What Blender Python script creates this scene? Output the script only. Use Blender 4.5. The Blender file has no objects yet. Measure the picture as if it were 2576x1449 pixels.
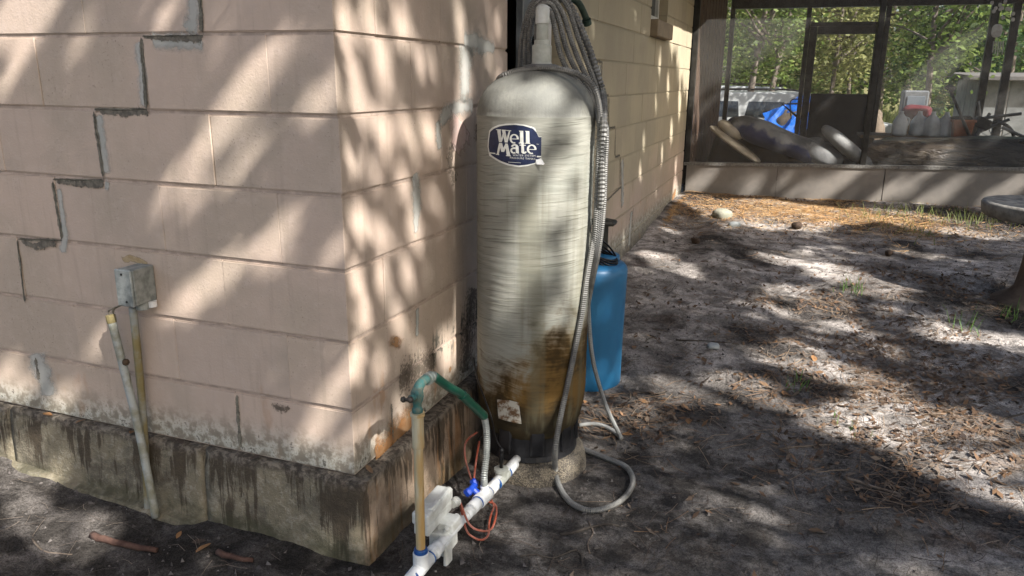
import bpy, bmesh, math, random
import numpy as np
from mathutils import Vector, Matrix, noise as mnoise
from math import radians, sin, cos, pi, tan, atan2, sqrt, exp
random.seed(7); rng = np.random.default_rng(11)
SC = bpy.context.scene
COL = SC.collection

# ------------------------------------------------------------------ camera
CAM_LOC = np.array([1.10069737, -1.71211141, 1.11553334])
YAW, PITCH, ROLL, FPX = -0.350171396, -0.267376594, 0.0109154124, 1922.69168   # focal in pixels of a 2576 wide frame
_f = np.array([sin(YAW)*cos(PITCH), cos(YAW)*cos(PITCH), sin(PITCH)])
_r = np.array([cos(YAW), -sin(YAW), 0.0]); _u = np.cross(_r, _f)
_r, _u = cos(ROLL)*_r+sin(ROLL)*_u, -sin(ROLL)*_r+cos(ROLL)*_u
cam_d = bpy.data.cameras.new('camera'); cam = bpy.data.objects.new('camera', cam_d); COL.objects.link(cam)
cam_d.sensor_width = 36; cam_d.lens = FPX/2576*36; cam_d.clip_end = 600; cam_d.clip_start = 0.05
cam.matrix_world = Matrix(((_r[0],_u[0],-_f[0],CAM_LOC[0]),(_r[1],_u[1],-_f[1],CAM_LOC[1]),(_r[2],_u[2],-_f[2],CAM_LOC[2]),(0,0,0,1)))
SC.camera = cam

# ------------------------------------------------------------------ sky, sun, exposure
SUN = Vector((1.0, -0.55, 1.03)).normalized()          # towards the sun
W = bpy.data.worlds.new('World'); SC.world = W; W.use_nodes = True
wn = W.node_tree; sky = wn.nodes.new('ShaderNodeTexSky'); sky.sky_type = 'NISHITA'; sky.sun_disc = False
sky.sun_elevation = math.asin(SUN.z); sky.sun_rotation = atan2(SUN.x, SUN.y); sky.air_density = 1.0; sky.dust_density = 3.5; sky.ozone_density = 0.4
wn.nodes['Background'].inputs[1].default_value = 0.10
wn.links.new(sky.outputs[0], wn.nodes['Background'].inputs[0])
sl = bpy.data.lights.new('sun', 'SUN'); sl.energy = 5.0; sl.angle = radians(0.53); sl.color = (1.0, 0.965, 0.925)
so = bpy.data.objects.new('sun', sl); COL.objects.link(so); so.location = (10, -5, 12)
so.rotation_euler = (-SUN).to_track_quat('-Z', 'Y').to_euler()
SC.view_settings.view_transform = 'Standard'; SC.view_settings.look = 'None'; SC.view_settings.gamma = 1
SC.view_settings.exposure = 1.36
SC.cycles.max_bounces = 4; SC.cycles.diffuse_bounces = 2; SC.cycles.adaptive_threshold = .02; SC.cycles.glossy_bounces = 2; SC.cycles.transmission_bounces = 3; SC.cycles.transparent_max_bounces = 10; SC.cycles.caustics_reflective = False; SC.cycles.caustics_refractive = False

# ------------------------------------------------------------------ measuring helpers (photo pixel of the 2576 frame -> point on a real plane)
def ray(x, y): return _f+_r*(x-1288)/FPX-_u*(y-724.5)/FPX
def _on(ax, v, x, y):
    d = ray(x, y); t = (v-CAM_LOC[ax])/d[ax]; return Vector(CAM_LOC+t*d)
def onX(v, x, y): return _on(0, v, x, y)
def onY(v, x, y): return _on(1, v, x, y)
def onZ(v, x, y): return _on(2, v, x, y)
TAX = (0.265, 0.795); TR = 0.2                        # tank axis and radius
def onTank(x, y, r=TR):
    d = ray(x, y); ox, oy = CAM_LOC[0]-TAX[0], CAM_LOC[1]-TAX[1]
    a = d[0]**2+d[1]**2; b = 2*(ox*d[0]+oy*d[1]); c = ox*ox+oy*oy-r*r; D = b*b-4*a*c
    t = (-b-sqrt(max(D, 0)))/(2*a); return Vector(CAM_LOC+t*d)

# ------------------------------------------------------------------ node helpers
class S:                                                # a float/colour/vector socket with arithmetic
    def __init__(s, nt, sock): s.nt, s.k = nt, sock
def _lnk(nt, inp, v):
    if isinstance(v, S): nt.links.new(v.k, inp)
    else: inp.default_value = v
def mth(nt, op, a, b=None, c=None, clamp=False):
    n = nt.nodes.new('ShaderNodeMath'); n.operation = op; n.use_clamp = clamp
    for i, v in enumerate((a, b, c)):
        if v is not None: _lnk(nt, n.inputs[i], v)
    return S(nt, n.outputs[0])
for _n, _o in (('add','ADD'),('sub','SUBTRACT'),('mul','MULTIPLY'),('truediv','DIVIDE')):
    setattr(S, f'__{_n}__', lambda s, o, _o=_o: mth(s.nt, _o, s, o))
    setattr(S, f'__r{_n}__', lambda s, o, _o=_o: mth(s.nt, _o, o, s))
def sstep(x, a, b):                                     # smooth ramp 0->1 as x goes a->b
    nt = x.nt; n = nt.nodes.new('ShaderNodeMapRange'); n.interpolation_type = 'SMOOTHSTEP'
    if a < b: n.inputs[1].default_value, n.inputs[2].default_value = a, b
    else:
        n.inputs[1].default_value, n.inputs[2].default_value = b, a; n.inputs[3].default_value, n.inputs[4].default_value = 1, 0
    _lnk(nt, n.inputs[0], x); return S(nt, n.outputs[0])
def mix(nt, f, a, b, mode='MIX'):
    n = nt.nodes.new('ShaderNodeMix'); n.data_type = 'RGBA'; n.blend_type = mode; n.clamp_factor = True
    _lnk(nt, n.inputs[0], f)
    for i, v in ((6, a), (7, b)): _lnk(nt, n.inputs[i], v if isinstance(v, S) else (*v, 1))
    return S(nt, n.outputs[2])
def vscale(nt, v, sc):
    n = nt.nodes.new('ShaderNodeVectorMath'); n.operation = 'MULTIPLY'; _lnk(nt, n.inputs[0], v); n.inputs[1].default_value = sc; return S(nt, n.outputs[0])
def nz(nt, v, scale, detail=4, rough=.55, dist=0.0, out=0):
    n = nt.nodes.new('ShaderNodeTexNoise'); _lnk(nt, n.inputs['Vector'], v); n.inputs['Scale'].default_value = scale
    n.inputs['Detail'].default_value = detail; n.inputs['Roughness'].default_value = rough; n.inputs['Distortion'].default_value = dist
    return S(nt, n.outputs[out])
def vor(nt, v, scale, feat='F1'):
    n = nt.nodes.new('ShaderNodeTexVoronoi'); n.feature = feat; _lnk(nt, n.inputs['Vector'], v); n.inputs['Scale'].default_value = scale; return S(nt, n.outputs[0])
def newmat(name):
    m = bpy.data.materials.new(name); m.use_nodes = True; nt = m.node_tree
    b = nt.nodes['Principled BSDF']; return m, nt, b
def wpos(nt):
    g = nt.nodes.new('ShaderNodeNewGeometry'); return S(nt, g.outputs['Position'])
def opos(nt):
    g = nt.nodes.new('ShaderNodeTexCoord'); return S(nt, g.outputs['Object'])
def sep(nt, v):
    n = nt.nodes.new('ShaderNodeSeparateXYZ'); _lnk(nt, n.inputs[0], v); return [S(nt, o) for o in n.outputs]
def island(nt):
    g = nt.nodes.new('ShaderNodeNewGeometry'); return S(nt, g.outputs['Random Per Island'])
def attr(nt, name):
    a = nt.nodes.new('ShaderNodeAttribute'); a.attribute_name = name; return S(nt, a.outputs['Fac'])
def bump(nt, b, h, strength=.3, dist=.01):
    n = nt.nodes.new('ShaderNodeBump'); n.inputs['Strength'].default_value = strength; n.inputs['Distance'].default_value = dist
    _lnk(nt, n.inputs['Height'], h); nt.links.new(n.outputs[0], b.inputs['Normal'])
MATS = {}
def M(name, c1, c2=None, scale=12, rough=.7, metal=0.0, bmp=0.0, bscale=150, spec=.35, lo=.35, hi=.65, obj=False, detail=5):
    if name in MATS: return MATS[name]
    m, nt, b = newmat(name); p = opos(nt) if obj else wpos(nt)
    c = (*c1, 1)
    if c2: c = mix(nt, sstep(nz(nt, p, scale, detail, .62), lo, hi), c1, c2)
    _lnk(nt, b.inputs['Base Color'], c)
    b.inputs['Roughness'].default_value = rough; b.inputs['Metallic'].default_value = metal; b.inputs['Specular IOR Level'].default_value = spec
    if bmp: bump(nt, b, nz(nt, p, bscale, 4), bmp, .004)
    MATS[name] = m; return m
def leafmat(name, cols, trans=.35, rough=.55):
    m, nt, b = newmat(name); i = island(nt)
    r = nt.nodes.new('ShaderNodeValToRGB'); nt.links.new(i.k, r.inputs[0]); e = r.color_ramp.elements
    while len(e) < len(cols): e.new(.5)
    for k, c in enumerate(cols): e[k].position = k/(len(cols)-1); e[k].color = (*c, 1)
    col = S(nt, r.outputs[0]); _lnk(nt, b.inputs['Base Color'], col); b.inputs['Roughness'].default_value = rough; b.inputs['Specular IOR Level'].default_value = .25
    if trans:
        t = nt.nodes.new('ShaderNodeBsdfTranslucent'); _lnk(nt, t.inputs[0], col); x = nt.nodes.new('ShaderNodeMixShader'); x.inputs[0].default_value = trans
        nt.links.new(b.outputs[0], x.inputs[1]); nt.links.new(t.outputs[0], x.inputs[2]); nt.links.new(x.outputs[0], nt.nodes['Material Output'].inputs[0])
    MATS[name] = m; return m

# ------------------------------------------------------------------ object helpers
def link(name, me, mat=None, parent=None, loc=None):
    if isinstance(me, bmesh.types.BMesh):
        bm = me; me = bpy.data.meshes.new(name); bm.to_mesh(me); bm.free()
    if mat is not None and not me.materials: me.materials.append(mat)
    o = bpy.data.objects.new(name, me); COL.objects.link(o)
    if parent is not None: o.parent = parent
    if loc is not None: o.location = loc
    return o
def tag(o, label=None, cat=None, group=None, kind=None):
    if label: o['label'] = label
    if cat: o['category'] = cat
    if group: o['group'] = group
    if kind: o['kind'] = kind
    return o
def thing(name, label, cat, loc=(0, 0, 0), group=None, rz=0):
    o = bpy.data.objects.new(name, None); COL.objects.link(o); o.location = loc; o.rotation_euler = (0, 0, rz); o.empty_display_size = .05
    return tag(o, label, cat, group)
def loc_of(parent, p): return Vector(p)-parent.location           # world -> parent space (unrotated parents)
def smooth(o, on=True):
    o.data.polygons.foreach_set('use_smooth', [on]*len(o.data.polygons)); return o
def b_box(bm, c, s, R=None, bev=0.0, seg=1):
    r = bmesh.ops.create_cube(bm, size=1); vs = r['verts']; bmesh.ops.scale(bm, vec=s, verts=vs)
    if bev:
        es = list({e for v in vs for e in v.link_edges}); q = bmesh.ops.bevel(bm, geom=es, offset=bev, segments=seg, affect='EDGES', profile=.5)
        vs = list({v for f in q['faces'] for v in f.verts} | {v for v in vs if v.is_valid})
    if R is not None: bmesh.ops.rotate(bm, cent=(0, 0, 0), matrix=R, verts=vs)
    bmesh.ops.translate(bm, vec=c, verts=vs); return vs
def frame(d):
    d = Vector(d).normalized(); a = Vector((0, 0, 1)) if abs(d.z) < .95 else Vector((1, 0, 0)); s = d.cross(a).normalized(); return d, s, s.cross(d)
def b_lathe(bm, prof, origin, axis=(0, 0, 1), seg=24, cap=True):     # prof: [(radius, along)]
    d, s, t = frame(axis); o = Vector(origin); rings = []
    for r, h in prof:
        rings.append([bm.verts.new(o+d*h+(s*cos(2*pi*k/seg)+t*sin(2*pi*k/seg))*max(r, 1e-5)) for k in range(seg)])
    for a, b in zip(rings, rings[1:]):
        for k in range(seg): bm.faces.new((a[k], a[(k+1) % seg], b[(k+1) % seg], b[k]))
    if cap:
        if prof[0][0] > 1e-4: bm.faces.new(list(reversed(rings[0])))
        if prof[-1][0] > 1e-4: bm.faces.new(rings[-1])
    return rings
def catmull(pts, step=.01):
    P = [Vector(p) for p in pts]; P = [P[0]*2-P[1]]+P+[P[-1]*2-P[-2]]; out = []
    for i in range(1, len(P)-2):
        n = max(2, int((P[i+1]-P[i]).length/step))
        for k in range(n):
            t = k/n; a, b, c, d = P[i-1], P[i], P[i+1], P[i+2]
            out.append(.5*((2*b)+(c-a)*t+(2*a-5*b+4*c-d)*t*t+(3*b-a-3*c+d)*t**3))
    out.append(P[-2]); return out
def b_tube(bm, path, r, seg=8, cap=True, rf=None):
    n = len(path); rings = []; up = None
    for i, p in enumerate(path):
        d = (path[min(i+1, n-1)]-path[max(i-1, 0)]).normalized()
        if up is None: up = frame(d)[1]
        up = (up-d*up.dot(d)).normalized(); s = d.cross(up); R = r if rf is None else rf(i/(n-1))
        rings.append([bm.verts.new(p+(up*cos(2*pi*k/seg)+s*sin(2*pi*k/seg))*R) for k in range(seg)])
    for a, b in zip(rings, rings[1:]):
        for k in range(seg): bm.faces.new((a[k], a[(k+1) % seg], b[(k+1) % seg], b[k]))
    if cap: bm.faces.new(list(reversed(rings[0]))); bm.faces.new(rings[-1])
def b_ribbed(bm, pts, r, pitch=.006, amp=.13, seg=8):
    path = catmull(pts, .01); L = [0.0]
    for a, b in zip(path, path[1:]): L.append(L[-1]+(b-a).length)
    L = np.array(L); Q = np.array([tuple(p) for p in path]); n = int(L[-1]/pitch*2); t = np.linspace(0, L[-1], n)
    pp = [Vector((np.interp(x, L, Q[:, 0]), np.interp(x, L, Q[:, 1]), np.interp(x, L, Q[:, 2]))) for x in t]
    k = [0]
    def rf(u): k[0] += 1; return r*(1+amp*(1 if k[0] % 2 else -1))
    b_tube(bm, pp, r, seg, True, rf)
def np_mesh(name, V, F):
    me = bpy.data.meshes.new(name); V = np.asarray(V, np.float32); F = np.asarray(F, np.int32); k = F.shape[1]
    me.vertices.add(len(V)); me.vertices.foreach_set('co', V.ravel()); me.loops.add(F.size); me.loops.foreach_set('vertex_index', F.ravel())
    me.polygons.add(len(F)); me.polygons.foreach_set('loop_start', np.arange(0, F.size, k, dtype=np.int32)); me.polygons.foreach_set('loop_total', np.full(len(F), k, np.int32))
    me.update(calc_edges=True); return me
_tab = rng.random((64, 64)).astype(np.float64)
def vnoise(x, y, f):                                     # tiling value noise on numpy arrays
    x, y = np.asarray(x)*f+100.3, np.asarray(y)*f+57.7; xi, yi = np.floor(x).astype(int), np.floor(y).astype(int); u, v = x-xi, y-yi
    u, v = u*u*(3-2*u), v*v*(3-2*v); a = _tab[xi % 64, yi % 64]; b = _tab[(xi+1) % 64, yi % 64]; c = _tab[xi % 64, (yi+1) % 64]; d = _tab[(xi+1) % 64, (yi+1) % 64]
    return (a*(1-u)+b*u)*(1-v)+(c*(1-u)+d*u)*v-.5
def ground_z(x, y):
    x, y = np.asarray(x, float), np.asarray(y, float)
    z = np.interp(y, [-3, 0, 1, 2.5, 6.5, 9, 14, 20, 60, 400], [-.26, -.262, -.285, -.235, -.055, -.10, -.38, -.55, -.6, -.6])
    z = z+np.clip((y-3)/3.5, 0, 1)*np.clip(1-(y-9)/3, 0, 1)*.02*np.clip(x, 0, 3)
    z = z+.085*np.clip((-x-.62)/.8, 0, 1)*np.clip(1-y, 0, 1)
    near = np.clip(1-(np.hypot(x-1.5, y-3)-9)/6, .25, 1)
    z = z+near*(.05*vnoise(x, y, .9)+.026*vnoise(x+9, y, 3.1)+.012*vnoise(x, y+5, 8)+.006*vnoise(x, y, 21)+.004*vnoise(x+3, y, 47))
    z = z+.075*np.exp(-(np.clip(x, 0, 9)/.28)**2)*np.clip((y-2.2)/.8, 0, 1)*np.clip((6.9-y)/.5, 0, 1)*(.7+.8*vnoise(x, y, 1.7))
    # scuffed hollow towards the wall foot, small berm of sand further out
    z = z+.05*np.exp(-((x-.55)/.35)**2-((y-4.3)/1.6)**2)
    return z
def gz(x, y): return float(ground_z(x, y))
def copy_thing(o, parent=None):
    c = o.copy(); COL.objects.link(c); c.parent = parent
    for ch in o.children:
        k = ch.copy(); COL.objects.link(k); k.parent = c
        for g in ch.children:
            q = g.copy(); COL.objects.link(q); q.parent = k
    return c

# where the photograph shows sun on a surface: (A front wall, B side wall, T tank, R barrel, P porch front, G ground), photo point, gap radius in metres
GAPLIST = [
 ('A',30,30,.10),('A',110,30,.09),('A',60,110,.06),('A',225,60,.07),('A',15,200,.05),('A',300,20,.06),('A',690,140,.05),('A',650,200,.10),('A',590,270,.10),('A',540,330,.08),('A',620,330,.05),
 ('A',470,420,.06),('A',420,500,.06),('A',520,480,.06),('A',600,430,.04),('A',690,590,.07),('A',675,640,.05),('A',810,240,.06),('A',835,640,.04),
 ('A',560,680,.08),('A',490,740,.08),('A',430,780,.05),('A',280,820,.07),('A',250,870,.06),('A',20,950,.09),('A',160,1010,.08),('A',60,980,.06),('A',860,960,.06),('A',800,1070,.07),('A',870,1120,.07),('A',420,40,.05),
 ('B',870,60,.07),('B',930,40,.07),('B',1010,70,.07),('B',960,160,.08),('B',1060,150,.05),('B',890,180,.06),('B',1160,60,.06),('B',1170,180,.08),('B',1160,260,.08),('B',900,260,.07),('B',960,320,.07),('B',1020,300,.06),('B',1080,330,.06),('B',1160,320,.08),('B',890,400,.06),('B',940,430,.06),('B',1010,460,.06),('B',900,560,.07),('B',960,590,.07),('B',1040,560,.07),('B',900,700,.07),('B',960,700,.07),('B',1020,680,.06),('B',920,800,.06),('B',1000,800,.07),('B',900,900,.06),('B',960,920,.06),('B',1060,930,.07),('B',1120,870,.10),('B',1130,910,.07),('B',1010,1050,.07),('B',950,1110,.07),('B',910,1060,.05),
 ('B',1660,160,.10),('B',1690,100,.10),('B',1720,140,.12),('B',1680,220,.10),('B',1710,260,.12),('B',1650,260,.07),('B',1690,330,.12),('B',1665,390,.10),('B',1620,360,.08),('B',1610,430,.06),('B',1700,420,.09),('B',1650,480,.07),('B',1570,600,.07),('B',1610,520,.05),('B',1565,660,.05),('B',1490,60,.05),('B',1540,330,.04),
 ('T',1400,440,.04),('T',1380,495,.04),('T',1350,550,.04),('T',1320,610,.04),('T',1478,300,.04),('T',1485,380,.04),('T',1480,460,.05),('T',1478,560,.05),('T',1470,640,.05),('T',1462,740,.05),('T',1450,830,.04),('T',1300,680,.04),('T',1280,740,.035),('T',1420,520,.03),('T',1300,220,.05),('T',1400,215,.05),('T',1260,260,.04),('T',1450,300,.03),('T',1370,660,.03),('T',1440,620,.035),('T',1450,400,.035),('T',1465,520,.04),('T',1440,700,.03),('T',1330,330,.035),('T',1300,450,.03),('T',1400,790,.03),('T',1460,330,.03),
 ('R',1515,690,.035),('R',1508,780,.04),('R',1510,860,.035),
 ('G',1650,650,.10),('G',1700,672,.10),('G',1735,690,.06),('G',1950,648,.13),('G',2010,655,.12),('G',2070,660,.09),('G',2110,690,.14),('G',2170,710,.14),('G',2215,735,.10),('G',1980,740,.12),('G',2060,760,.12),('G',2030,800,.10),('G',2110,810,.08),('G',1970,900,.11),('G',2030,910,.12),('G',2090,935,.12),('G',2150,950,.12),('G',2000,870,.07),('G',1720,985,.10),('G',1780,990,.10),('G',1880,970,.09),('G',1950,1015,.06),('G',2190,1040,.10),('G',2110,1070,.09),('G',2060,1075,.07),('G',2290,1130,.09),('G',2240,1010,.10),('G',2330,1060,.07),('G',2420,1140,.10),('G',2520,1130,.10),('G',2400,1210,.07),('G',2560,1250,.06),('G',2480,1060,.08),('G',1560,1040,.05),
 ('G',1740,500,.2),('G',1830,520,.28),('G',1930,525,.3),('G',2030,535,.3),('G',2130,540,.22),('G',2230,545,.25),('G',2330,560,.22),('G',2430,570,.25),('G',1860,560,.2),('G',1990,560,.2),('G',1680,580,.06),('G',2440,690,.12),('G',2400,840,.10),('G',2520,860,.10),('G',1800,610,.05),('G',2300,640,.09),
 ('G',70,1195,.08),('G',20,1180,.07),('G',200,1340,.08),('G',60,1290,.05),('G',480,1420,.04),
 ('P',1765,455,.13),('P',1740,470,.10),('P',1890,470,.10),('P',1960,455,.06),('P',2010,480,.07),('P',2130,440,.10),('P',2080,480,.10),('P',2040,495,.06),('P',2240,480,.10),('P',2200,500,.09),('P',2380,480,.12),('P',2330,500,.09),('P',2290,480,.06),('P',2560,460,.10),('P',2500,490,.10),
 ('P',1850,125,.10),('P',1810,170,.12),('P',1770,210,.12),('P',1790,260,.08),('P',1920,130,.07),('P',1990,110,.08),('P',1770,330,.06),('P',2420,110,.14),('P',2380,150,.16),('P',2340,200,.14),('P',2310,240,.10),('P',2090,250,.06),('P',2290,300,.06),('P',2370,400,.10),('P',2430,370,.08),('P',2260,390,.07),('P',2560,250,.10),('P',2540,320,.08),('P',1850,320,.06),('P',1990,340,.08),('P',2060,350,.06),('P',1930,300,.05),
]

# ================================================================== GROUND
def axis_pts(lo, a, b, hi, fine, n):
    g = lambda s, e: s+(e-s)*np.linspace(0, 1, n)**3
    return np.unique(np.concatenate([g(a, lo)[::-1], np.arange(a, b, fine), g(b, hi)]))
gx = axis_pts(-250, -2.2, 4.4, 250, .026, 26); gy = axis_pts(-250, -1.8, 7.0, 300, .03, 30)
GX, GY = np.meshgrid(gx, gy, indexing='ij'); GZ = ground_z(GX, GY)
nx, ny = GX.shape; ii = (np.arange(nx-1)[:, None]*ny+np.arange(ny-1)[None, :]).ravel()
me = np_mesh('ground', np.stack([GX, GY, GZ], -1).reshape(-1, 3), np.stack([ii, ii+ny, ii+ny+1, ii+1], -1))
m, nt, b = newmat('sandy_soil'); p = wpos(nt); x, y, z = sep(nt, p)
n1 = nz(nt, p, 1.3, 4, .62, .4); n2 = nz(nt, p, 9, 4, .65, .3); n3 = nz(nt, p, 55, 4, .75)
sand = mix(nt, sstep(n2, .38, .62), (.21, .19, .17), (.53, .48, .435))
soil = mix(nt, sstep(n3, .35, .7), (.030, .027, .024), (.085, .075, .068))
brown = mix(nt, sstep(n3, .3, .7), (.075, .045, .028), (.16, .10, .065))
d = mth(nt, 'SQRT', (x-.3)*(x-.3)+(y-.55)*(y-.55)*.8)                 # damp round the tank foot
damp = sstep(d+n1*1.2, 2.3, 1.15)
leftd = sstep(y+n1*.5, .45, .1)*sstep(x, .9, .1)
f = sstep(n1+n2*.35, .62, .80)
c = mix(nt, f, sand, soil)
c = mix(nt, sstep(nz(nt, p, 2.1, 4, .66, .6), .54, .70)*.5, c, brown)
c = mix(nt, damp*.88, c, mix(nt, sstep(n2, .40, .68), (.026, .0235, .021), (.12, .110, .100)))
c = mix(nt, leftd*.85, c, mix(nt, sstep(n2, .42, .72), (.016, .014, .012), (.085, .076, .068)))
n4 = nz(nt, p, 210, 2, .8)
c = mix(nt, 1.0, c, mix(nt, sstep(n4*.6+n3*.4, .36, .62), (.48, .47, .46), (1.25, 1.25, 1.25)), 'MULTIPLY')
far = sstep(y, 9.5, 12)
c = mix(nt, far, c, mix(nt, sstep(n2, .35, .6), (.10, .12, .035), (.20, .17, .08)))
_lnk(nt, b.inputs['Base Color'], c); b.inputs['Roughness'].default_value = .95; b.inputs['Specular IOR Level'].default_value = .1
bump(nt, b, n3*.6+n2*.8, .9, .02)
o = link('ground', me, m); tag(o, kind='structure'); smooth(o)

# ================================================================== HOUSE
BL = .2032
m, nt, b = newmat('painted_block'); p = wpos(nt); x, y, z = sep(nt, p)
nA = nz(nt, p, 2.2, 3, .6); nB = nz(nt, p, 26, 4, .65); nC = nz(nt, vscale(nt, p, (30, 30, 2.2)), 1.0, 3, .6); nD = nz(nt, p, 140, 2, .6)
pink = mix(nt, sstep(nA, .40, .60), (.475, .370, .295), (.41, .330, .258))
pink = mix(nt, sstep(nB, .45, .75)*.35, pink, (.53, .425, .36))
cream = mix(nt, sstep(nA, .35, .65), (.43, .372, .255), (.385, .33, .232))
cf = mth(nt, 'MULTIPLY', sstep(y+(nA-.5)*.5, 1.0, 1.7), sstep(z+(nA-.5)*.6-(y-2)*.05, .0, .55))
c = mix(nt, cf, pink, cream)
oi = nt.nodes.new('ShaderNodeObjectInfo'); rnd = S(nt, oi.outputs['Random'])
c = mix(nt, 1.0, c, mix(nt, rnd, (.93, .94, .95), (1.05, 1.04, 1.03)), 'MULTIPLY')
c = mix(nt, sstep(nC, .54, .72)*.38, c, (.33, .265, .205))                 # faint run marks
gr = sstep(z+(nB-.5)*.10+(nA-.5)*.10, .13, .02)                            # rising damp and lichen at the wall foot
c = mix(nt, gr*.75, c, mix(nt, sstep(nB, .42, .6), (.14, .135, .10), (.48, .49, .42)))
dirt = sstep(nB+(nD-.5)*.3-z*1.4, .52, .66)*sstep(z, .32, .08)
c = mix(nt, dirt*.85, c, (.06, .052, .040))
rust = sstep(nz(nt, vscale(nt, p, (7, 7, 3)), 1.3, 4, .6), .60, .72)*sstep(z, .42, .15)*sstep(y, -.1, .1)
c = mix(nt, rust*.65, c, (.36, .20, .10))
sb = sstep(nC+(nB-.5)*.5, .50, .60)*sstep(z, .10, .20)*sstep(z+(nA-.5)*.1, .33, .24)*sstep(y, .3, .55)*sstep(y, 1.3, 1.1)
c = mix(nt, sb*.9, c, (.055, .058, .045))                                  # mould runs under the second course, side wall
spk = sstep(nD, .63, .72)*sstep(nA+(nB-.5)*.6, .42, .62)
c = mix(nt, spk*.55, c, (.13, .10, .08))
_lnk(nt, b.inputs['Base Color'], c); b.inputs['Roughness'].default_value = .72; b.inputs['Specular IOR Level'].default_value = .3
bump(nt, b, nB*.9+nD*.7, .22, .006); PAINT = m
m2, nt, b = newmat('painted_mortar'); p = wpos(nt); x, y, z = sep(nt, p)
q = nz(nt, p, 18, 5, .65)
c = mix(nt, sstep(y+(q-.5)*.6, .9, 1.6), mix(nt, sstep(q, .35, .6), (.48, .375, .305), (.33, .26, .21)), (.34, .30, .21))
_lnk(nt, b.inputs['Base Color'], c); b.inputs['Roughness'].default_value = .8; MORTAR = m2
house = thing('block_house', 'painted concrete block house with a stained foundation ledge', 'house')
_bm = {}
def block_mesh(L, Wd):
    k = (round(L, 4), round(Wd, 4))
    if k not in _bm:
        bm = bmesh.new(); b_box(bm, (0, 0, 0), (L-.0008, Wd-.0008, BL-.009))
        hz = [e for e in bm.edges if abs(e.verts[0].co.z-e.verts[1].co.z) < 1e-6]; vt = [e for e in bm.edges if abs(e.verts[0].co.z-e.verts[1].co.z) > 1e-6]
        bmesh.ops.bevel(bm, geom=vt, offset=.0013, segments=1, affect='EDGES'); hz = [e for e in bm.edges if abs(e.verts[0].co.z-e.verts[1].co.z) < 1e-6 and abs(e.verts[0].co.z) > .05 and len(e.link_faces) == 2 and any(abs(f.normal.z) > .9 for f in e.link_faces)]
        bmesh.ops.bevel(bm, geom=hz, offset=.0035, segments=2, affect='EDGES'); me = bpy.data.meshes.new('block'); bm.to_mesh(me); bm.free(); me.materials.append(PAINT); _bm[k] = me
    return _bm[k]
def put_block(x0, x1, y0, y1, k):
    w = .0018*random.uniform(-1, 1)
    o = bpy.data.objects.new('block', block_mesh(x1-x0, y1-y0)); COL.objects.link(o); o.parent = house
    o.location = ((x0+x1)/2+w*(x1 > -.001), (y0+y1)/2+w*(y0 < .001), (k+.5)*BL+.001)
    o.rotation_euler = (random.uniform(-1, 1)*.003, random.uniform(-1, 1)*.003, random.uniform(-1, 1)*.002)
OP0, OP1, WIN0, WIN1 = 1.2192, 2.032, 4.22, 4.94
for k in range(11):
    odd = k % 2 == 1
    if odd: put_block(-.2032, 0, 0, .4064, k); ax, by = -.2032, .4064
    else: put_block(-.4064, 0, 0, .2032, k); ax, by = -.4064, .2032
    while ax > -2.3: put_block(ax-.4064, ax, 0, .2032, k); ax -= .4064
    segs = [(by, OP0), (OP1, 6.5)]
    if 7.2 < k+.5 < 10: segs = [(by, OP0), (OP1, WIN0), (WIN1, 6.5)]
    for s0, s1 in segs:
        a = s0
        if s0 == OP1: a = OP1
        first = .2032 if (s0 == OP1 and odd) else .4064
        while a < s1-.02:
            e = min(a+first, s1); put_block(-.2032, 0, a, e, k); a = e; first = .4064
for k in (-1, -2):
    a = 2.64+(.2032 if k == -1 else 0)
    while a < 6.48: e = min(a+.4064, 6.5); put_block(-.2032, 0, a, e, k); a = e
bm = bmesh.new()                                         # mortar bed behind the block faces, and the hidden shell of the house
T = .006
def shell(x0, x1, y0, y1, z0, z1): b_box(bm, ((x0+x1)/2, (y0+y1)/2, (z0+z1)/2), (x1-x0, y1-y0, z1-z0))
shell(-3.4, -T, T, .19, .002, 2.30); shell(-.19, -T, .19, OP0-T, .002, 2.3); shell(-.19, -T, OP1+T, WIN0-T, .002, 2.3)
shell(-.19, -T, WIN0-T, WIN1+T, .002, 7.03*BL); shell(-.19, -T, WIN0-T, WIN1+T, 10*BL, 2.3); shell(-.19, -T, WIN1+T, 6.5, .002, 2.3)
shell(-.19, -T, OP0-T, OP1+T, 10*BL, 2.3)
shell(-.19, -T, 2.61, 6.5, -.42, .002); shell(-3.4, -3.2, .19, 6.5, .002, 2.3); shell(-3.2, -.19, 6.3, 6.5, .002, 2.3); shell(-3.2, -.19, .19, 6.3, -.05, .004)
link('mortar_bed', bm, MORTAR, house)
# roof: gable end over the front wall, eave with fascia over the side wall
bm = bmesh.new(); b_box(bm, (-1.45, 3.15, 2.31), (4.1, 6.75, .10)); sof = link('soffit', bm, M('soffit_paint', (.42, .36, .27), (.35, .29, .22), 6), house)
bm = bmesh.new(); v = [(.66, -.22, 2.25), (.66, 6.53, 2.25), (.66, -.22, 2.46), (.66, 6.53, 2.46), (-3.6, -.22, 3.7), (-3.6, 6.53, 3.7), (-3.6, -.22, 2.30), (-3.6, 6.53, 2.30)]
v = [bm.verts.new(q) for q in v]
for q in ((0, 1, 3, 2), (2, 3, 5, 4), (4, 5, 7, 6), (0, 2, 4, 6), (1, 7, 5, 3), (0, 6, 7, 1)): bm.faces.new([v[i] for i in q])
link('roof', bm, M('shingle_grey', (.10, .09, .08), (.05, .045, .04), 14, .9, bmp=.5, bscale=60), house)

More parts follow.
